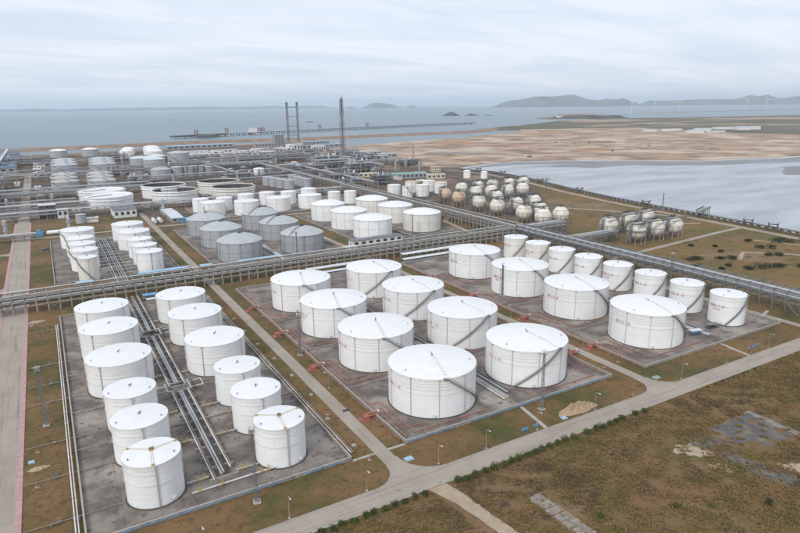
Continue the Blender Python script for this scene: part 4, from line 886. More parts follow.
red_main('red pipe on the left kerb of the right block', [(190.5, 326, .5), (190.5, 143, .5)], .12)
for k, v in enumerate(V2):
    nth = ORD[k]
    red_main(f'red fire loop round the {nth} left-column tank of the central block', [(86, v + 6, .6), (89.3, v + 6, .6), (89.3, v - 17.6, .6), (119, v - 17.6, .6)])
    red_main(f'red fire loop beside the {nth} right-column tank of the central block', [(172, v + 4, .6), (168.4, v + 4, .6), (168.4, v - 17.4, .6), (140, v - 17.4, .6)])
    red_main(f'red fire loop round the {nth} big tank of the right block', [(193, v + 6, .6), (200.8, v + 6, .6), (200.8, v - 17.6, .6), (236, v - 17.6, .6)])
    red_main(f'short red fire branch toward the {nth} big tank of the right block', [(193, v + 1, .6), (197, v + 1, .6), (197, v - 12, .6)])
    red_main(f'short red fire branch toward the {nth} left-column tank of the central block', [(86, v + 1.5, .6), (87.4, v + 1.5, .6), (87.4, v - 14, .6), (95, v - 14, .6)])
    manifold(82.6, v + 3 - 4 * (k == 0), f'red fire manifold on the verge by the {nth} left tank of the central block')
    manifold(190.0, v + 3, f'red fire manifold on the verge by the {nth} big tank of the right block')
    manifold(177.0, v + 2, f'red fire manifold on the right verge by the {nth} tank of the central block') if k in (0, 2) else None
    for u, nm in ((128.6, 'central'), (243.5, 'right')):
        t = thing('pump_line', (u, v - 6, 0), f'white pipe run with valves beside the {nth} tank row of the {nm} block', 'pipes', 'white pipe runs between tanks')
        for q, r in ((-1.1, .3), (.2, .36), (1.2, .25)): ob('pipe', cached(('pl', q, r), lambda: MB().tube([(q, -9, .7), (q, 10, .7)], r, 6).mesh('pipe', M['pipew' if q < 0 else 'pipe'])), t)
        for q in (-6, 0, 6): ob('support', cached('pls', lambda: MB().cb(0, 0, 0, 3.4, .4, .4).mesh('support', M['rackc'])), t, (0, q, 0))
# lengthwise pipes on low sleepers between the columns
for u, nm in ((131.5, 'central'), (247.0, 'right')):
    t = thing('pipe_bundle', (u, 0, 0), f'low dark pipe bundle down the middle of the {nm} block', 'pipes')
    for q, r, m in ((-.9, .22, 'dark'), (0, .3, 'pipe'), (.9, .22, 'dark')): ob('pipe', MB().tube([(q, 152, .8), (q, 342, .8)], r, 6).mesh('pipe', M[m]), t)
    for i in range(32): ob('sleeper', cached('slp2', lambda: MB().cb(0, 0, 0, 2.8, .4, .5).mesh('sleeper', M['rackc'])), t, (0, 154 + i * 6, 0))
# pipework on the rear left block: a mesh of low pipes between the columns
t = thing('pipe_bundle', (32, 0, 0), 'tangle of low grey pipes between the rear slim tanks', 'pipes')
for q, r, m in ((-5, .25, 'pipe'), (-3.6, .3, 'pipew'), (-2.4, .2, 'pipeb'), (-1, .35, 'pipe'), (.4, .3, 'pipe'), (1.8, .25, 'pipew'), (3.2, .3, 'dark'), (4.4, .2, 'pipe')): ob('pipe', MB().tube([(q, 380, .9), (q, 520, .9)], r, 6).mesh('pipe', M[m]), t)
for i in range(12): ob('cross_pipe', cached('xp', lambda: MB().tube([(-11, 0, 1.5), (11, 0, 1.5)], .22, 6).mesh('cross_pipe', M['pipe'])), t, (random.uniform(-1, 1), 400 + i * 9.5, 0))
for i in range(22): ob('sleeper', cached('slp3', lambda: MB().cb(0, 0, 0, 12, .4, .6).mesh('sleeper', M['rackc'])), t, (0, 382 + i * 6.2, 0))
t = thing('pipe_bundle', (131, 0, 0), 'white insulated pipes between the grey dome tanks', 'pipes')
for q, r, m in ((-1.2, .45, 'rooflt'), (.3, .5, 'rooflt'), (1.6, .3, 'pipe')): ob('pipe', MB().tube([(q, 366, 1.2), (q, 520, 1.2)], r, 8).mesh('pipe', M[m]), t)
for i in range(20): ob('sleeper', cached('slp4', lambda: MB().cb(0, 0, 0, 4, .4, .8).mesh('sleeper', M['rackc'])), t, (0, 370 + i * 7.5, 0))
t = thing('pipe_bundle', (241, 0, 0), 'dark pipes between the rear white dome tanks', 'pipes')
for q, r, m in ((-1.4, .35, 'dark'), (-.2, .3, 'pipe'), (1, .35, 'pipeb')): ob('pipe', MB().tube([(q, 372, 1.0), (q, 530, 1.0)], r, 6).mesh('pipe', M[m]), t)
for i in range(20): ob('sleeper', cached('slp5', lambda: MB().cb(0, 0, 0, 4, .4, .65).mesh('sleeper', M['rackc'])), t, (0, 374 + i * 7.6, 0))

# ================================================================== masts and lamps
def mast(u, v, h, label, w=.85):
    t = thing('floodlight_mast', (u, v, 0), label, 'mast', 'lattice floodlight masts', random.uniform(-.3, .3))
    mb = MB(); P = lattice(mb, 0, 0, w, 0, h, 1.5, .06, w * .55)
    ob('bracing', mb.mesh('bracing', M['steel']), t)
    for j in range(4): ob('leg', MB().tube([P[0][j], P[-1][j]], .1, 5).mesh('leg', M['steel']), t)
    ob('footing', cached('mfoot', lambda: MB().cb(0, 0, -.2, 2, 2, .5).mesh('footing', M['conc'])), t)
    ob('platform', cached('mplat', lambda: MB().cb(0, 0, 0, 1.5, 1.5, .1).box(-.75, .75, -.77, -.72, .95, 1.02).box(-.75, .75, .72, .77, .95, 1.02).mesh('platform', M['steel'])), t, (0, 0, h))
    lm = cached('mlamp', lambda: MB().cb(0, 0, 0, .5, .3, .4).mesh('lamp', M['rooflt']))
    for i in range(4): a = i * PI / 2 + .4; ob('lamp', lm, t, (.7 * cos(a), .7 * sin(a), h + .9), a)
for u, v, h, lab in ((36, 138.5, 20.5, 'lattice floodlight mast in front of the left block, before its front right tank'), (134, 137.5, 20, 'lattice floodlight mast in front of the central block'), (-11, 213, 19.5, 'lattice floodlight mast on the left verge by the pink kerb'),
                     (81, 224, 17, 'lattice floodlight mast on the verge between left and central blocks'), (203.5, 243, 17, 'lattice mast beside the second big lettered tank'), (142, 387, 17, 'lattice mast in front of the right front grey dome'),
                     (245, 404, 16, 'lattice mast in front of the rear right white dome tank'), (294, 207, 18, 'lattice mast beside the slim lettered tanks and long rack'), (417, 402, 18, 'tall mast at the right of the main spheres'), (482, 506, 20, 'tall mast by the quay road beyond the spheres'),
                     (113, 530, 17, 'lattice mast behind the left grey dome tanks'), (139, 596, 16, 'mast between the left tanks of the far white block'), (505, 372, 16, 'mast with lamps on the quay edge by the gantry')):
    mast(u, v, h, lab)
def lamp(u, v, rz, label, h=6.2):
    t = thing('street_lamp', (u, v, 0), label, 'street lamp', 'street lamps along the front road', rz)
    ob('pole', cached('lpole', lambda: MB().tube([(0, 0, 0), (0, 0, 3), (0, 0, h)], [.09, .075, .055], 7).mesh('pole', M['rackc'])), t)
    ob('arm', cached('larm', lambda: MB().tube([(0, 0, h - .05), (.5, 0, h + .25), (1.3, 0, h + .35)], .05, 5).mesh('arm', M['pipew'])), t)
    ob('lamp_head', cached('lhead', lambda: MB().prism([(1.15, -.13), (1.9, -.17), (1.9, .17), (1.15, .13)], h + .27, h + .42).mesh('lamp_head', M['rooflt'])), t)
    ob('base', cached('lbase', lambda: MB().cb(0, 0, -.1, .6, .6, .35).mesh('base', M['conc'])), t)
for i, (u, v) in enumerate(((41, 127.9), (62.8, 127.9), (86.3, 128.5), (103, 127.9), (123.5, 128.2), (149, 127.9), (168.5, 128.5), (194.5, 127.9), (222, 127.9), (251, 127.9), (20, 127.9))):
    lamp(u, v, -PI / 2, f'thin grey street lamp on the front road verge, {["second", "third", "fourth", "fifth", "sixth", "seventh", "eighth", "ninth", "tenth", "eleventh", "first"][i]} from the left')
for i, (u, v) in enumerate(((185.4, 168), (185.4, 214), (79, 190), (79, 262))): lamp(u, v, PI, f'thin lamp beside the service road, {["right front", "right rear", "left front", "left rear"][i]}')

# ------------------------------------------------------------------ small things on the verges
def box_thing(name, u, v, parts, label, cat, group=None, rz=0.):
    t = thing(name, (u, v, 0), label, cat, group, rz)
    for pn, mb, m in parts: ob(pn, mb.mesh(pn, M[m]), t)
    return t
def board(u, v, label, w=2.4, h=.9, z=.5, rz=0., m='blue'):
    return box_thing('sign_board', u, v, [('panel', MB().box(-w / 2, w / 2, -.05, .05, z, z + h), m), ('post', MB().cb(-w * .38, .08, -.1, .1, .1, z + h + .1), 'steel'), ('post', MB().cb(w * .38, .08, -.1, .1, .1, z + h + .1), 'steel')], label, 'sign', 'blue boards on the verge', rz)
board(119.3, 129.2, 'blue board on posts beside the front road, left of two', 2.8); board(124.0, 129.4, 'blue board on posts beside the front road, right of two', 2.2)
board(242.5, 131, 'small blue board before the lettered tanks, left of three', 1.5); board(245.5, 131, 'small blue board before the lettered tanks, middle of three', 1.5); board(249, 131.4, 'small blue board before the lettered tanks, right of three', 1.8)
def lid(u, v, label, m, w=2.4, d=1.7):
    box_thing('pit_cover', u, v, [('frame', MB().box(-w / 2 - .2, w / 2 + .2, -d / 2 - .2, d / 2 + .2, -.1, .25), 'conc'), ('cover', MB().prism([(-w / 2, -d / 2), (w / 2, -d / 2), (w / 2, d / 2), (-w / 2, d / 2)], .25, .42), m)], label, 'pit cover', 'pit covers on the verges')
lid(80.2, 135.0, 'light blue pit cover by the front service road junction', 'bluelt'); lid(187.5, 133.5, 'green pit cover by the right service road junction', 'green'); lid(136, 127.9 + 1.2, 'pale blue sheet beside the sand heap', 'bluelt', 1.6, 1.4); lid(-15.2, 190.5, 'blue cover beside the pink kerb', 'bluelt', 1.4, 1.2); lid(-15.8, 325, 'blue cover beside the kerb near the pipe bridge', 'blue', 1.2, 1.2)
def hydrant(u, v, label, m='red'):
    t = thing('hydrant', (u, v, 0), label, 'hydrant', 'hydrants on the verges')
    ob('barrel', cached(('hyb', m), lambda: MB().lathe([(.22, 0), (.2, .9), (.26, .95), (.22, 1.15), (0, 1.25)], 10).mesh('barrel', M[m])), t)
    ob('outlet', cached(('hyo', m), lambda: MB().tube([(-.42, 0, .7), (.42, 0, .7)], .12, 8).tube([(0, 0, .6), (0, -.4, .6)], .14, 8).mesh('outlet', M[m])), t)
    ob('base', cached('hypad', lambda: MB().cb(0, 0, -.1, 1, 1, .22).mesh('base', M['conc'])), t)
for i, (u, v) in enumerate(((70.2, 140.6), (70.5, 172), (178, 150), (178.2, 190), (-13.6, 196), (-13.8, 176), (187, 151))): hydrant(u, v, f'red hydrant on a verge, {ORD[i]} of the scattered red ones')
for i in range(9): lid(70.3 + random.uniform(-1.5, 1), 150 + i * 19, f'pale concrete pit cover on the verge, {ORD[i]} from the front between the blocks', 'conc', .9, .9)
for i, (u, v, m) in enumerate(((75.3, 119.2, 'dark'), (76.9, 171, 'black'))):
    box_thing('drain_grate', u, v, [('frame', MB().box(-1.1, 1.1, -.45, .45, -.05, .35), 'dark'), ('grate', MB().box(-1, 1, -.35, .35, .35, .4), 'black')], ('dark drain grate beside the front road near the dirt path', 'small dark post box on the service road edge')[i], 'grate')
# sand heap
def heap(u, v, rx, ry, h, label, m='sandpile', seed=1):
    mb = MB(); n, k = 90, 22; prof = []
    vs = [(0, 0, h)]; fs = []
    for i in range(1, k + 1):
        for j in range(n):
            a = 2 * PI * j / n; s_ = i / k
            w = 1 + .28 * mnoise.noise(Vector((cos(a) * 1.6 + seed, sin(a) * 1.6, seed)))
            x, y = rx * s_ * cos(a) * w, ry * s_ * sin(a) * w
            z = max(-.05, h * (1 - s_ ** 1.6) * (1 + .9 * mnoise.fractal(Vector((x * .8, y * .8, seed)), .8, 2, 4)))
            vs.append((x, y, z if i < k else -.1))
    for j in range(n): fs.append((0, 1 + j, 1 + (j + 1) % n))
    for i in range(k - 1):
        for j in range(n): fs.append((1 + i * n + j, 1 + (i + 1) * n + j, 1 + (i + 1) * n + (j + 1) % n, 1 + i * n + (j + 1) % n))
    mb._add(vs, fs); return ob('sand_heap', mb.mesh('sand_heap', M[m]), None, (u, v, 0), label=label, category='heap')
heap(144.5, 131.3, 8.5, 2.8, 1.9, 'heap of tan sand on the verge before the central block')
heap(-13.5, 186, 3, 1.2, .5, 'small low heap of sand on the left verge', seed=5); heap(-14, 330, 4, 2, .6, 'low tan earth heap near the pipe bridge', seed=8)
# white pump skids between the slim lettered tanks
for i, (u, v) in enumerate(((239.5, 153.5), (253.0, 154.5))):
    box_thing('pump_skid', u, v, [('skid', MB().box(-3, 3, -1.2, 1.2, .1, .4), 'dark'), ('canopy', MB().prism([(-3, -1.4), (3, -1.4), (3, 1.4), (-3, 1.4)], 2.1, 2.25), 'rooflt' if i == 0 else 'steel'), ('pump', MB().tube([(-2, 0, 1), (0, 0, 1)], .5, 10).tube([(0, 0, 1), (2, 0, 1)], .35, 10), 'blue' if i == 0 else 'dark'),
              ('post', MB().cb(-2.8, -1.2, .4, .12, .12, 1.7), 'steel'), ('post', MB().cb(2.8, -1.2, .4, .12, .12, 1.7), 'steel'), ('post', MB().cb(-2.8, 1.2, .4, .12, .12, 1.7), 'steel'), ('post', MB().cb(2.8, 1.2, .4, .12, .12, 1.7), 'steel')],
              ('white-roofed pump skid with blue pump behind the front lettered tank', 'dark pump skid beside the nearest slim lettered tank')[i], 'pump', None, -.2)

# ================================================================== buildings
def building(u, v, l, w, h, wall, roof, label, group=None, rz=0., name='building', ridge=0., bays=0, ov=.4, roof_t=.3, door=True, storeys=1):
    t = thing(name, (u, v, 0), label, 'building', group, rz)
    ob('wall', MB().box(-l / 2, l / 2, -w / 2, w / 2, -.2, h).mesh('wall', M[wall]), t)
    mb = MB(); a, b = l / 2 + ov, w / 2 + ov
    if ridge:
        mb._add([(-a, -b, h), (a, -b, h), (a, b, h), (-a, b, h), (-a, 0, h + ridge), (a, 0, h + ridge), (-a, -b, h + .12), (a, -b, h + .12), (a, b, h + .12), (-a, b, h + .12), (-a, 0, h + ridge + .12), (a, 0, h + ridge + .12)],
                [(6, 7, 11, 10), (8, 9, 10, 11), (0, 3, 2, 1), (0, 1, 7, 6), (2, 3, 9, 8), (0, 6, 10, 9, 3), (1, 2, 8, 11, 7)])
    else: mb.box(-a, a, -b, b, h + .002, h + roof_t)
    ob('roof', mb.mesh('roof', M[roof]), t)
    if bays:
        bw = l / bays * .5; sh = h / storeys
        wm = MB().box(-bw / 2, bw / 2, -.06, .06, 0, sh * .4).mesh('window', M['glass']); wf = MB().box(-bw / 2 - .15, bw / 2 + .15, -.09, .03, -.15, 0).mesh('sill', M['kerb'])
        for s_ in (-1, 1):
            for i in range(bays):
                for q in range(storeys):
                    x = -l / 2 + l / bays * (i + .5); o = ob('window', wm, t, (x, s_ * (w / 2 + .02), sh * q + sh * .38)); ob('sill', wf, o)
        if door: ob('door', MB().box(-w * .12, w * .12, -.05, .05, 0, min(2.6, h * .75)).mesh('door', M['roofgrey']), t, (-l / 2 - .03, 0, 0), PI / 2)
    return t
def shed(u, v, l, w, h, roof, label, rz=0., slope=.4, n=5, group='open pipe sheds'):
    t = thing('open_shed', (u, v, 0), label, 'shed', group, rz)
    ob('roof', MB()._add([(-l / 2, -w / 2, h), (l / 2, -w / 2, h), (l / 2, w / 2, h + slope), (-l / 2, w / 2, h + slope), (-l / 2, -w / 2, h + .12), (l / 2, -w / 2, h + .12), (l / 2, w / 2, h + slope + .12), (-l / 2, w / 2, h + slope + .12)],
                         [(0, 3, 2, 1), (4, 5, 6, 7), (0, 1, 5, 4), (2, 3, 7, 6), (1, 2, 6, 5), (3, 0, 4, 7)]).mesh('roof', M[roof]), t)
    for i in range(n):
        for s_ in (-1, 1): ob('post', cached(('shpost', h), lambda: MB().box(-.12, .12, -.12, .12, -.1, h + .1).mesh('post', M['steel'])), t, (-l / 2 + .4 + (l - .8) * i / (n - 1), s_ * (w / 2 - .3), 0))
    for y in (-w * .25, 0, w * .25): ob('pipe', MB().tube([(-l / 2, y, .8), (l / 2, y, .8)], .25, 6).mesh('pipe', M['pipe']), t)
    return t
shed(55.5, 388.5, 30, 2.6, 2.6, 'bluelt', 'long light blue shed roof before the rear right slim tanks'); shed(11, 386.5, 9, 2.6, 2.4, 'bluelt', 'short light blue shed roof before the thin cream tank')
shed(114, 385.5, 26, 2.8, 2.6, 'bluelt', 'long light blue shed roof before the grey dome tanks'); shed(80.5, 388, 7, 2.4, 2.4, 'bluelt', 'small light blue shed roof beside the service road'); shed(39.5, 339, 7, 3, 2.6, 'blue', 'blue shed roof below the main rack behind the left block')
shed(23, 337, 6, 2, 2.4, 'blue', 'small blue roof under the rack behind the rearmost left tank'); shed(43, 333.5, 12, 1.6, 1.6, 'rooflt', 'low white duct cover behind the left block')
shed(147, 337.5, 36, 3.6, 3.6, 'rooflt', 'long pale shed roof behind the central block', n=8); shed(222, 339, 50, 4.0, 4.0, 'rooflt', 'upper long pale shed roof behind the right block', n=10); shed(216, 331.8, 44, 3.0, 2.4, 'rooflt', 'lower long pale shed roof behind the right block', n=9)
shed(148, 332, 34, 2.4, 2.0, 'rooflt', 'lower pale pipe cover behind the central block', n=8)
building(207, 394, 42, 7, 4.4, 'bldg', 'roofgrey', 'long white flat-roofed building with dark roof before the rear domes', bays=7); building(181, 384, 9, 5, 2.6, 'bldg', 'rooflt', 'small pale roof at the foot of the rear right service road')
building(252, 389, 34, 3, 1.6, 'rackc', 'dark', 'low dark pipe culvert right of the white flat building')
building(60, 636, 20, 30, 7, 'bldg', 'roofgrey', 'white hall with grey ribbed roof behind the rear slim tanks', ridge=1.6, bays=4); building(97, 597, 10, 62, 4, 'bldggrey', 'rooflt', 'long low hall with white roof beside the service road', ridge=1.2, bays=2)
building(101.8, 566.5, 6, 5, 3.2, 'blue', 'blue', 'blue-ended porch of the long low white hall')
# boiler house group
building(-3, 664, 14, 10, 12, 'dark', 'rooflt', 'steel boiler structure with pale stepped roof', bays=3, storeys=3); building(9, 655, 9, 8, 8, 'bldg', 'rooflt', 'pale stepped roof block beside the boiler structure', bays=2)
tank(22, 612, 4.2, 8, 'small blue-grey tank near the boiler structure', None, shell='alum', roof='alumroof', rise=.1, courses=3, n=24, vents=1, railing=False, rings=(.9,), ringmat='steel')
t = thing('water_unit', (-7, 566, 0), 'blue pump unit with white horizontal vessel beside the kerbed road', 'pump unit')
ob('vessel', MB().tube([(2, 0, 2.2), (14, 0, 2.2)], 1.7, 14).tube([(1.2, 0, 2.2), (2, 0, 2.2)], [1.0, 1.7], 14).tube([(14, 0, 2.2), (14.8, 0, 2.2)], [1.7, 1.0], 14).mesh('vessel', M['white'], 40), t)
ob('blue_cabin', MB().box(-7, -1.5, -2.4, 2.4, 0, 3.4).box(-6, -3, -1.5, 1.5, 3.4, 5.2).mesh('blue_cabin', M['blue']), t)
for x in (4, 12): ob('saddle', MB().cb(x, 0, 0, .6, 2.8, 1.2).mesh('saddle', M['conc']), t)
t = thing('parked_car', (-7.5, 506, 0), 'dark blue car parked on the left verge', 'car', None, .3)
ob('body', MB().prism([(-2.2, -.9), (2.2, -.9), (2.3, 0), (2.2, .9), (-2.2, .9), (-2.25, 0)], .35, .95).mesh('body', M['bluedk']), t)
ob('cabin', MB()._add([(-1.5, -.82, .95), (1.1, -.82, .95), (1.1, .82, .95), (-1.5, .82, .95), (-1.0, -.66, 1.5), (.5, -.66, 1.5), (.5, .66, 1.5), (-1.0, .66, 1.5)], [(4, 5, 6, 7), (0, 1, 5, 4), (1, 2, 6, 5), (2, 3, 7, 6), (3, 0, 4, 7)]).mesh('cabin', M['glass']), t)
for x in (-1.35, 1.35):
    for y in (-.85, .85): ob('wheel', cached('whl', lambda: MB().tube([(0, -.12, .34), (0, .12, .34)], .34, 12).mesh('wheel', M['black'])), t, (x, y, 0))
# yellow house, green roof, process frame near the spheres
building(517, 783, 13, 10, 8, 'bldgtan', 'bldgtan', 'cream two-storey house beyond the spheres', rz=-.3, bays=4, storeys=2); building(445, 745, 50, 22, 6, 'bldggrey', 'green', 'long faded green-roofed hall behind the cream-topped tanks', ridge=1.5, rz=-.25, bays=8)
building(400, 790, 34, 8, 5, 'bldgtan', 'cream', 'low cream shed behind the green-roofed hall', rz=-.3, bays=5); building(470, 712, 26, 8, 6, 'bldgtan', 'cream', 'low cream workshop beside the green-roofed hall', rz=-.3, bays=4)
tank(508, 690, 5, 10, 'white upright vessel by the quay, left of the pair', None, rise=.3, courses=3, n=24, vents=0, railing=False, rings=(.9,)); tank(524, 672, 4.6, 9, 'white upright vessel by the quay, right of the pair', None, rise=.3, courses=3, n=24, vents=0, railing=False, rings=(.9,))
def frame(u, v, l, w, h, label, nx=4, ny=2, levels=3, rz=0., m='dark', seed=0):
    t = thing('process_unit', (u, v, 0), label, 'process unit', 'steel process frames', rz); rr = random.Random(seed)
    pm = cached(('pfpost', h, m), lambda: MB().box(-.3, .3, -.3, .3, -.2, h).mesh('post', M[m]))
    for i in range(nx + 1):
        for j in range(ny + 1): ob('post', pm, t, (-l / 2 + l * i / nx, -w / 2 + w * j / ny, 0))
    for q in range(1, levels + 1): ob('deck', MB().box(-l / 2 - .5, l / 2 + .5, -w / 2 - .5, w / 2 + .5, h * q / levels - .5, h * q / levels).mesh('deck', M[rr.choice(('steel', 'rackc', m))]), t)
    for q in range(1, levels + 1):
        for y in (-w / 2 - .4, w / 2 + .4): ob('railing', MB().box(-l / 2, l / 2, y - .05, y + .05, h * q / levels + .5, h * q / levels + 1.1).mesh('railing', M['steel']), t)
    for i in range(nx):
        x = -l / 2 + l * (i + .5) / nx; r = rr.uniform(.9, 1.8); k = rr.random()
        mm = rr.choice(('pipe', 'alum', 'pipew', 'steel', 'bluelt'))
        if k < .5: ob('vessel', MB().tube([(0, -w * .35, 0), (0, w * .35, 0)], r, 10).mesh('vessel', M[mm]), t, (x, 0, h * rr.randint(0, levels) / levels + r))
        else: ob('column', MB().lathe([(r, 0), (r, h * rr.uniform(.6, 1.4)), (r * .5, h * 1.45)], 12).mesh('column', M[mm]), t, (x, rr.uniform(-.2, .2) * w, 0))
    return t
frame(374, 695, 24, 12, 12, 'dark open concrete frame left of the cream-topped tanks', rz=-.3, seed=3)
FRM = [(330, 700, 30, 14, 9), (352, 760, 40, 18, 10), (425, 855, 44, 20, 14), (450, 900, 50, 16, 12), (410, 940, 46, 18, 14), (480, 960, 40, 18, 12), (440, 1010, 60, 16, 13), (505, 1000, 46, 20, 14), (455, 1060, 40, 16, 10), (520, 1110, 50, 20, 13), (400, 1120, 60, 16, 10), (330, 1080, 70, 16, 10), (300, 980, 60, 18, 9), (360, 900, 50, 16, 10),
       (-62, 730, 22, 60, 16), (-66, 830, 22, 60, 18), (-62, 930, 22, 50, 14), (110, 1040, 50, 14, 10), (200, 1050, 60, 14, 10), (110, 905, 26, 16, 10), (235, 860, 40, 14, 9), (-30, 1330, 60, 20, 14), (120, 1330, 50, 18, 12), (270, 1010, 40, 16, 9), (545, 905, 36, 14, 9), (560, 1180, 36, 16, 10), (480, 1240, 60, 18, 10), (380, 1190, 60, 14, 8)]
FRM.sort(key=lambda q: q[1]); _cn = {}
for i, (u, v, l, w, h) in enumerate(FRM):
    _c = 'left cluster along the shore road' if u < 0 else ('middle yard cluster' if u < 260 else 'cluster around the flare stack'); _cn[_c] = _cn.get(_c, 0) + 1
    frame(u, v, l, w, h, f"distant grey process unit, {ORD[_cn[_c] - 1]} from the front in the {_c}", nx=5, ny=2, levels=3, rz=random.uniform(-.05, .05), m=random.choice(('steel', 'alum', 'dark')), seed=i + 60)
# far blue-roofed bays by the shore road
for i in range(6):
    building(-52 - i * .5, 1190 + i * 88, 22, 42, 9, 'bldggrey', 'bluedk', f'dark blue-roofed bay beside the shore road, {ORD[i]} from the front', 'blue-roofed bays', bays=2)
t = thing('conveyor_gallery', (-68, 1130, 0), 'long pale conveyor gallery along the blue-roofed bays', 'conveyor', None, PI / 2)
ob('gallery', MB().box(0, 560, -2, 2, 9, 12).mesh('gallery', M['rooflt']), t)
for i in range(20): ob('trestle', cached('trs', lambda: MB().box(-.5, .5, -2, -1.4, 0, 9).box(-.5, .5, 1.4, 2, 0, 9).mesh('trestle', M['steel'])), t, (i * 28 + 5, 0, 0))
for i in range(5):
    building(20, 1012 + i * 60, 60, 10, 8, 'bldggrey', 'bluedk', f'low blue-grey shed crossing behind the shore road, {ORD[i]} from the front', 'blue-grey sheds', bays=6) if i in (1, 4) else building(-8, 1075 + i * 62, 16, 14, 7, 'bldg', 'bldgtan', f'small pale shore building beside the road, {ORD[i]} from the front', 'small shore buildings', bays=3)
frame(-92, 1480, 26, 26, 38, 'tall dark tower block at the left edge by the shore', nx=3, ny=2, levels=7, m='dark', seed=91)
# camp of white roofs and long blue hall near the shore
k = 0
for (u, v, l, w, h, r) in ((285, 1330, 60, 18, 5, 'rooflt'), (315, 1380, 70, 18, 5, 'bldg'), (300, 1430, 50, 16, 5, 'rooflt'), (360, 1320, 70, 16, 5, 'rooflt'), (395, 1370, 60, 16, 5, 'bldg'), (360, 1420, 60, 16, 5, 'rooflt'), (425, 1310, 50, 18, 5, 'cream'), (470, 1330, 46, 20, 10, 'bldg'), (500, 1345, 34, 18, 16, 'bldg'), (440, 1400, 44, 16, 6, 'cream'), (545, 1310, 30, 16, 12, 'bldg')):
    building(u, v, l, w, h, 'bldg', r, f'white-roofed camp building near the shore, {ORD[k]} of the cluster from the left', 'camp buildings near the shore', rz=random.uniform(-.06, .06), bays=5); k += 1
building(345, 1600, 165, 26, 8, 'bldggrey', 'bluelt', 'long light blue-roofed hall on the shore', rz=.08, bays=12)
building(565, 1640, 26, 20, 24, 'bldggrey', 'bldggrey', 'square grey block on the shore beyond the camp', bays=3, storeys=4)
for i, (u, v, l) in enumerate(((600, 1420, 120), (560, 1480, 90), (640, 1560, 80), (500, 1540, 70))): building(u, v, l, 16, 7, 'bldggrey', 'roofgrey' if i % 2 else 'alumroof', f'low dark shore shed, {ORD[i]} of the strip below the twin flare towers', 'low shore sheds', rz=.1, bays=8)
for i, (u, v, l) in enumerate(((520, 1030, 90), (560, 1060, 80), (575, 1130, 60))): building(u, v, l, 20, 8, 'bldggrey', 'alumroof', f'grey roofed hall right of the flare stack, {ORD[i]} from the front', 'halls by the flare stack', rz=-.2, bays=7)
# far white works on the green land
WORKS = [(1880, 1470, 50, 16, 5), (1925, 1430, 40, 18, 5), (1985, 1455, 70, 16, 5), (1880, 1290, 50, 16, 5), (1930, 1330, 60, 16, 5), (1990, 1350, 70, 18, 5), (1945, 1262, 60, 16, 5), (2080, 1400, 60, 16, 6), (2180, 1370, 100, 26, 8), (2165, 1305, 46, 30, 9), (2225, 1300, 40, 26, 11), (2290, 1370, 60, 26, 7)]
for i, (u, v, l, w, h) in enumerate(WORKS):
    building(u, v, l, w, h, 'bldg', 'rooflt' if i % 3 else 'bluelt', f'white works building on the far land, {ORD[i]} from the left', 'white works on the far land', rz=-.5 + random.uniform(-.05, .05))
building(2985, 3040, 34, 24, 20, 'bldg', 'bldg', 'small white house on the wooded spit', bays=3, storeys=2)

# ================================================================== flares, pier, ships, turbines
M['redw'] = mat('faded_red_mast_paint', (.27, .13, .115), (.32, .19, .17), .3, .7); M['wht'] = mat('white_mast_paint', (.62, .60, .58), None, rough=.6)
def lat_tower(t, x, w0, w1, h, bay, r, bands):
    for i in range(len(bands)):
        z0, z1 = h * i / len(bands), h * (i + 1) / len(bands); wa, wb = w0 + (w1 - w0) * i / len(bands), w0 + (w1 - w0) * (i + 1) / len(bands)
        mb = MB(); P = lattice(mb, x, 0, wa, z0, z1, bay, r, wb)
        for j in range(4): mb.tube([P[0][j], P[-1][j]], r * 1.8, 5)
        ob('lattice_section', mb.mesh('lattice_section', M[bands[i]]), t)
t = thing('flare_stack', (492, 1063, 0), 'tall single lattice flare stack with dark tip', 'flare stack')
lat_tower(t, 0, 9, 4.4, 112, 5, .2, ['rackc', 'steel', 'redw', 'rackc', 'steel', 'rackc', 'dark', 'dark'])
ob('stack', MB().tube([(0, 0, 0), (0, 0, 116)], 1.1, 10).mesh('stack', M['steel']), t); ob('tip', MB().lathe([(1.1, 112), (2.6, 113), (2.6, 118), (2.0, 119.5)], 14).mesh('tip', M['wht']), t)
t = thing('twin_flare_tower', (632, 1700, 0), 'twin lattice flare towers joined by cross beams', 'flare stack', None, -PI / 6)
for x in (-14.5, 14.5):
    lat_tower(t, x, 5.5, 4.2, 106, 6, .26, ['steel', 'steel', 'redw', 'steel', 'redw', 'steel', 'dark'])
    ob('stack', MB().tube([(x, 0, 0), (x, 0, 108)], .4, 8).mesh('stack', M['dark']), t); ob('tip', MB().lathe([(1.3, 104), (3.2, 105), (3.2, 110)], 12, x=x).mesh('tip', M['dark']), t)
for z in (18, 44, 70, 96): ob('cross_beam', MB().box(-13, 13, -1.2, 1.2, z, z + 1.3).mesh('cross_beam', M['dark']), t)
pr_ = thing('pier', (0, 0, 0), 'long dark trestle pier reaching across the bay', 'pier')
PL = [(430, 2190), (555, 2236), (897, 2345), (1459, 2520), (2000, 2650)]
ob('deck', MB()._add([(p[0] + q[0], p[1] + q[1], z) for p in PL for q in ((-4, 11), (4, -11)) for z in (5, 6.4)], [f for i in range(len(PL) - 1) for f in ((i * 4, i * 4 + 4, i * 4 + 5, i * 4 + 1), (i * 4 + 2, i * 4 + 3, i * 4 + 7, i * 4 + 6), (i * 4 + 1, i * 4 + 5, i * 4 + 7, i * 4 + 3), (i * 4, i * 4 + 2, i * 4 + 6, i * 4 + 4))]).mesh('deck', M['dark']), pr_)
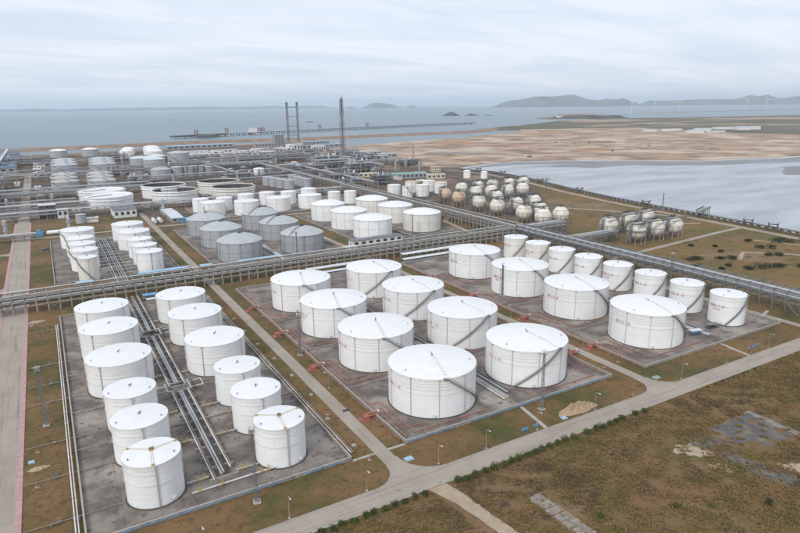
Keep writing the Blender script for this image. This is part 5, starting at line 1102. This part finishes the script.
for a, b in zip(PL, PL[1:]):
    a, b = Vector(a), Vector(b); n = int((b - a).length / 24)
    for i in range(n): p = a.lerp(b, i / n); ob('pile', cached('pile', lambda: MB().box(-1, 1, -8, -6, -6, 6).box(-1, 1, 6, 8, -6, 6).box(-.8, .8, -8, 8, 4.6, 6).mesh('pile', M['dark'])), pr_, (p.x, p.y, 0), .3)
for x, y, s_ in ((440, 2200, 1), (520, 2225, 1), (490, 2140, .6)): ob('berth', MB().box(-60 * s_, 60 * s_, -16, 16, 3, 8).mesh('berth', M['dark']), pr_, (x, y, 0), .35)
def crane(u, v, label, h=26, m='redw'):
    t = thing('loading_arm', (u, v, 8), label, 'loading arm', 'red loading arms on the pier')
    ob('frame', MB().box(-5, -3.5, -5, -3.5, 0, h).box(3.5, 5, -5, -3.5, 0, h).box(-5, -3.5, 3.5, 5, 0, h).box(3.5, 5, 3.5, 5, 0, h).box(-5.5, 5.5, -5.5, 5.5, h * .55, h * .62).box(-5.5, 5.5, -5.5, 5.5, h, h + 1.5).mesh('frame', M[m]), t)
    ob('arm', MB().tube([(0, 0, h), (3, 6, h + 4), (5, 11, h - 1)], .6, 6).tube([(0, 0, h), (-3, 6, h + 4), (-5, 11, h - 2)], .6, 6).mesh('arm', M[m]), t)
for i, (u, v, h) in enumerate(((470, 2212, 13), (585, 2249, 15), (720, 2292, 12), (735, 2297, 12), (1000, 2378, 13), (1260, 2460, 13))): crane(u, v, f'red loading arm on the pier, {ORD[i]} from the left', h)
building(690, 2279, 26, 16, 22, 'bldg', 'bldg', 'white block on the pier deck')
def ship(u, v, l, label, rz, m='bluedk'):
    t = thing('cargo_ship', (u, v, -2), label, 'ship', 'ships on the bay', rz); w = l * .15
    ob('hull', MB().prism([(-l / 2, -w / 2), (l * .36, -w / 2), (l / 2, 0), (l * .36, w / 2), (-l / 2, w / 2)], -1, l * .07).mesh('hull', M[m]), t)
    ob('bridge', MB().box(-l * .46, -l * .36, -w * .42, w * .42, l * .07, l * .2).mesh('bridge', M['bldg']), t); ob('deck_cargo', MB().box(-l * .3, l * .3, -w * .35, w * .35, l * .07, l * .095).mesh('deck_cargo', M['redw']), t)
ship(1510, 3746, 60, 'dark cargo ship on the bay right of the twin flare', -.9); ship(980, 5359, 45, 'far small cargo ship left of the twin flare', -.3)
def turbine(u, v, h, label, a0):
    t = thing('wind_turbine', (u, v, -2), label, 'wind turbine', 'wind turbines on the flats', PI / 3 + .5)
    ob('tower', MB().tube([(0, 0, 0), (0, 0, h)], [h * .013, h * .008], 10).mesh('tower', M['white']), t); ob('nacelle', MB().box(-2.4, 2.4, -6, 6, h - 2, h + 3).mesh('nacelle', M['white']), t)
    for k in range(3):
        a = a0 + k * 2 * PI / 3; d = Vector((cos(a), 0, sin(a))); q = Vector((-sin(a), 0, cos(a))); B = h * .62; hub = Vector((0, -7, h + .5))
        P = [hub + d * 1.0 - q * 1.6, hub + d * B * .25 - q * 1.2, hub + d * B, hub + d * B * .25 + q * 1.6, hub + d * 1.0 + q * 1.6]
        vs = [tuple(p) for p in P] + [tuple(p + Vector((0, .8, 0))) for p in P]
        ob('blade', MB()._add(vs, [(0, 1, 2, 3, 4), (9, 8, 7, 6, 5)] + [(i, i + 5, (i + 1) % 5 + 5, (i + 1) % 5) for i in range(5)]).mesh('blade', M['white']), t)
    ob('hub', MB().tube([(0, -5.5, h + .5), (0, -8.5, h + .5)], [2.6, 1.2], 10).mesh('hub', M['white']), t)
for i, (u, v, h) in enumerate(((4494, 3718, 105), (6073, 4710, 110), (6126, 4428, 112), (6253, 3751, 112), (6287, 3568, 112), (9300, 4700, 112))): turbine(u, v, h, f"white wind turbine on the far flats, {ORD[i]} of the scattered row", i * .7 + .3)
# tall pylon like crane on the sand and scattered site huts
t = thing('drill_rig', (600, 985, 0), 'small dark drilling rig on the sand edge', 'rig'); mb = MB(); P = lattice(mb, 0, 0, 4, 0, 26, 4, .2, 1.5); ob('derrick', mb.mesh('derrick', M['redw']), t); ob('base', MB().box(-4, 4, -3, 3, 0, 2).mesh('base', M['dark']), t)
t = thing('drill_rig', (810, 900, 0), 'small dark rig at the lagoon side of the sand', 'rig'); mb = MB(); P = lattice(mb, 0, 0, 4, 0, 20, 4, .2, 1.5); ob('derrick', mb.mesh('derrick', M['redw']), t); ob('base', MB().box(-4, 4, -3, 3, 0, 2).mesh('base', M['dark']), t)
for i, (u, v) in enumerate(((1150, 1180), (1185, 1150), (1215, 1130), (1230, 960), (1045, 905))): box_thing('site_truck', u, v, [('cab', MB().box(1.5, 3, -1, 1, .5, 2.4), 'bluedk'), ('bed', MB().box(-3.5, 1.3, -1.1, 1.1, .9, 2.5), 'dark'), ('wheels', MB().box(-3, -1.8, -1.15, 1.15, 0, .9).box(1.7, 2.7, -1.15, 1.15, 0, .9), 'black')], f'tiny dark truck on the reclaimed sand, {ORD[i]} from the left', 'truck', 'trucks on the sand', i * .8)
strip('sand_road', [(585, 1340), (700, 1300), (820, 1150), (840, 1000), (830, 900)], 12, 'conc', .16); strip('sand_road', [(600, 1300), (900, 1240), (1000, 1140)], 8, 'indus', .15)
sheet('blue_pond', [(738, 1115), (752, 1122), (800, 1010), (786, 1004)], 'bluedk', .18)

# ================================================================== vegetation
def leafball(r, h, n, m, seed, leaf=.35, name='foliage'):
    rr = np.random.default_rng(seed); mb = MB(); lob = [(rr.uniform(-.5, .5) * r, rr.uniform(-.5, .5) * r, rr.uniform(.35, .75) * h, rr.uniform(.45, .75)) for _ in range(6)]
    for i in range(n):
        cx, cyy, cz, s_ = lob[i % 6]; d = rr.normal(size=3); d /= np.linalg.norm(d); q = rr.uniform(.55, 1.05)
        p = np.array([cx + d[0] * r * s_ * q, cyy + d[1] * r * s_ * q, max(.05, cz + d[2] * h * .45 * q)])
        a = rr.normal(size=3); a /= np.linalg.norm(a); b = np.cross(a, rr.normal(size=3)); b /= np.linalg.norm(b); L = leaf * rr.uniform(.6, 1.4)
        mb._add([p - a * L * .5, p + b * L * .3, p + a * L * .6, p - b * L * .3], [(0, 1, 2, 3)])
    return mb.mesh(name, M[m])
def bush(u, v, r, h, m, seed, label, cat='shrub', group=None, n=170, leaf=.35, name='shrub'):
    t = thing(name, (u, v, 0), label, cat, group, random.uniform(0, 6.28))
    ob('foliage', cached(('leafb', round(r, 1), round(h, 1), m, seed % 4, n), lambda: leafball(r, h, n, m, seed, leaf)), t)
    ob('stem', cached(('stem', round(h, 1)), lambda: MB().tube([(0, 0, -.1), (.05, 0, h * .3), (.2, .1, h * .6)], [.07, .05, .02], 5).tube([(0, 0, h * .15), (-.25, .1, h * .5)], .03, 4).mesh('stem', M['wood'])), t)
u = 79.5; i = 0
while u < 164:
    if not (76 < u < 84.6) or u < 77:
        gap = u > 128 and random.random() < .35
        if not gap: bush(u, 118.2 + random.uniform(-.25, .25), random.choice((1.2, 1.4, 1.6)), random.choice((1.5, 1.8, 2.1)), 'leaf', i, 'small round green hedge bush along the front road edge', 'hedge bush', 'hedge bushes along the front road', 420, .3, 'hedge_bush')
    u += random.uniform(2.7, 3.6); i += 1
u = 40
while u < 76:
    bush(u, 118.3 + random.uniform(-.2, .2), random.choice((1.0, 1.2)), random.choice((1.2, 1.5)), 'leaf', i, 'small round green hedge bush along the front road edge', 'hedge bush', 'hedge bushes along the front road', 420, .3, 'hedge_bush'); u += random.uniform(2.4, 3.4); i += 1
u = 196
while u < 226: bush(u, 118.3, random.choice((.6, .8)), random.choice((.8, 1.1)), 'leafol', i, 'low olive bush on the road edge before the right block', 'bush', 'low bushes before the right block', 120, .28); u += random.uniform(2, 5); i += 1
DB = [(356, 238, 4, 3), (362, 236, 3, 2.4), (375, 229, 3, 2), (381, 226, 3.5, 2.4), (432, 229, 3.5, 3), (427, 233, 3, 2.5), (374, 203, 4, 3), (381, 200, 4, 3), (366, 205, 3, 2), (388, 198, 3, 2.4), (460, 231, 4, 3), (454, 236, 4, 3), (464, 240, 3.5, 2.6), (470, 226, 4, 3), (392, 263, 2, 1.6), (441, 250, 2, 1.8), (393, 241, 1.8, 1.5), (410, 218, 3, 2), (416, 214, 3, 2.2), (362, 216, 2, 1.5),
      (352, 214, 1.6, 1.4), (398, 190, 2.5, 2), (347, 226, 1.6, 1.2), (444, 208, 4, 3), (450, 203, 3, 2.5), (404, 252, 1.6, 1.4), (330, 190, 1.4, 1.2)]
for i, (u, v, r, h) in enumerate(DB): bush(u, v, r * 1.35, h * .85, 'leafdk', i, 'dark green low bush on the golden meadow beyond the long rack', 'bush', 'dark bushes on the meadow', 420, .6)
for i, (u, v, r, h, m, lab) in enumerate(((148.5, 69.5, 1.0, 2.0, 'leafdk', 'lone dark green bush in the right foreground field'), (127.5, 81, 1.3, 1.5, 'leafol', 'olive green clump in the middle of the brown field'), (135, 76.5, 2.2, 1.0, 'leafol', 'bright olive patch of weeds right of the field clump'), (108, 88, 1.2, 1.2, 'leafol', 'small yellow-green shrub beside the broken concrete strip'), (102, 104.5, .9, .9, 'leafol', 'small olive shrub behind the broken concrete strip'))):
    bush(u, v, r, h, m, i, lab, 'bush', None, 260, .3)
# grass and dry scrub: clumps of blades over the verges and the field (nobody could count them)
def in_clear(u, v):
    c = (v > 119.4) & (v < 127.5)
    for a, b in ((72.6, 78), (179.6, 184.6), (-31, -16.9)): c |= (u > a) & (u < b) & (v > 119)
    for a, b, v0 in ((-5, 66.5, 142), (83, 174.5, 142), (190.5, 286, 140.5)): c |= (u > a) & (u < b) & (v > v0)
    c |= (u > 76.5) & (u < 91) & (v < 120) & (abs(u - (80.2 + (120 - v) * .13)) < 3)
    c |= (u > 97.4) & (u < 103.2) & (v < 103.6)
    c |= (u > 169.5) & (u < 193) & (v > 84.5) & (v < 101) & (np.sin(u * .9) * np.sin(v * .8 + u * .4) < .62)
    for c0, c1 in (((73, 127), (-8, 8)), ((77.6, 127), (11, 11)), ((180, 127), (-8, 8)), ((184, 127), (8, 8))): c |= (abs(u - c0[0] - c1[0] / 2) < abs(c1[0]) * .5) & (abs(v - c0[1] - c1[1] / 2) < c1[1] * .4)
    return c
def tufts(name, n, u0, u1, v0, v1, h0, h1, m, label, clump=True):
    u = RNG.uniform(u0, u1, n); v = RNG.uniform(v0, v1, n)
    if clump:
        w = np.sin(u * .31 + np.sin(v * .23) * 2) * np.sin(v * .37 + np.sin(u * .19) * 2.3) + RNG.uniform(-.9, .9, n); k = w > 0; u, v = u[k], v[k]
    k = ~in_clear(u, v); u, v = u[k], v[k]; n = len(u)
    h = RNG.uniform(h0, h1, n) * RNG.uniform(.6, 1.3, n); V = np.zeros((n, 9, 3)); a0 = RNG.uniform(0, 6.28, n)
    for b in range(3):
        a = a0 + b * 2.1 + RNG.uniform(-.4, .4, n); w = h * .42; lean = h * RNG.uniform(.7, 1.7, n); dx, dy = np.cos(a), np.sin(a)
        V[:, b * 3] = np.stack([u - dy * w, v + dx * w, 0 * u - .02], 1); V[:, b * 3 + 1] = np.stack([u + dy * w, v - dx * w, 0 * u - .02], 1); V[:, b * 3 + 2] = np.stack([u + dx * lean, v + dy * lean, h], 1)
    me = bpy.data.meshes.new(name); me.vertices.add(n * 9); me.vertices.foreach_set('co', V.reshape(-1)); nf = n * 3
    me.loops.add(nf * 3); me.loops.foreach_set('vertex_index', np.arange(nf * 3, dtype=np.int32)); me.polygons.add(nf); me.polygons.foreach_set('loop_start', np.arange(0, nf * 3, 3, dtype=np.int32)); me.update(calc_edges=True)
    me.materials.append(M[m]); return ob(name, me, kind='stuff', label=label, category='grass')
tufts('grass', 110000, -17, 300, 127, 330, .10, .34, 'grass', 'short dry grass on the verges between the blocks')
tufts('grass', 170000, 0, 330, 52, 119.5, .14, .5, 'grass', 'dry scrub grass over the foreground field')
M['tallgrass'] = mat('pale_tall_grass', (.225, .148, .07), (.165, .105, .048), .2, .95); M['weeds'] = mat('olive_weeds', (.098, .100, .028), (.13, .115, .036), .3, .95)
tufts('tall_grass', 26000, 0, 330, 52, 119, .14, .36, 'tallgrass', 'pale tall grass clumps over the foreground field')
tufts('weeds', 16000, 60, 330, 52, 119, .15, .5, 'weeds', 'olive weeds in patches over the foreground field')
M['scrub'] = mat('dark_dry_scrub', (.088, .056, .033), (.115, .075, .042), .3, .95, lo=.4, hi=.6)
tufts('scrub', 16000, 40, 320, 52, 118, .2, .55, 'scrub', 'dark dry scrub scattered over the foreground field')

# ================================================================== haze
hz = bpy.data.materials.new('haze'); hz.use_nodes = True; hn, hl = hz.node_tree.nodes, hz.node_tree.links; hn.clear()
ho = hn.new('ShaderNodeOutputMaterial'); hv = hn.new('ShaderNodeVolumePrincipled'); hl.new(hv.outputs[0], ho.inputs['Volume'])
hv.inputs['Color'].default_value = (.84, .93, 1, 1); hv.inputs['Density'].default_value = 5.2e-5; hv.inputs['Anisotropy'].default_value = 0.3
ob('haze', MB().box(-46000, 61000, -21000, 61000, -9, 460).mesh('haze', hz), kind='stuff', label='thin pale sea haze over the whole bay', category='haze')
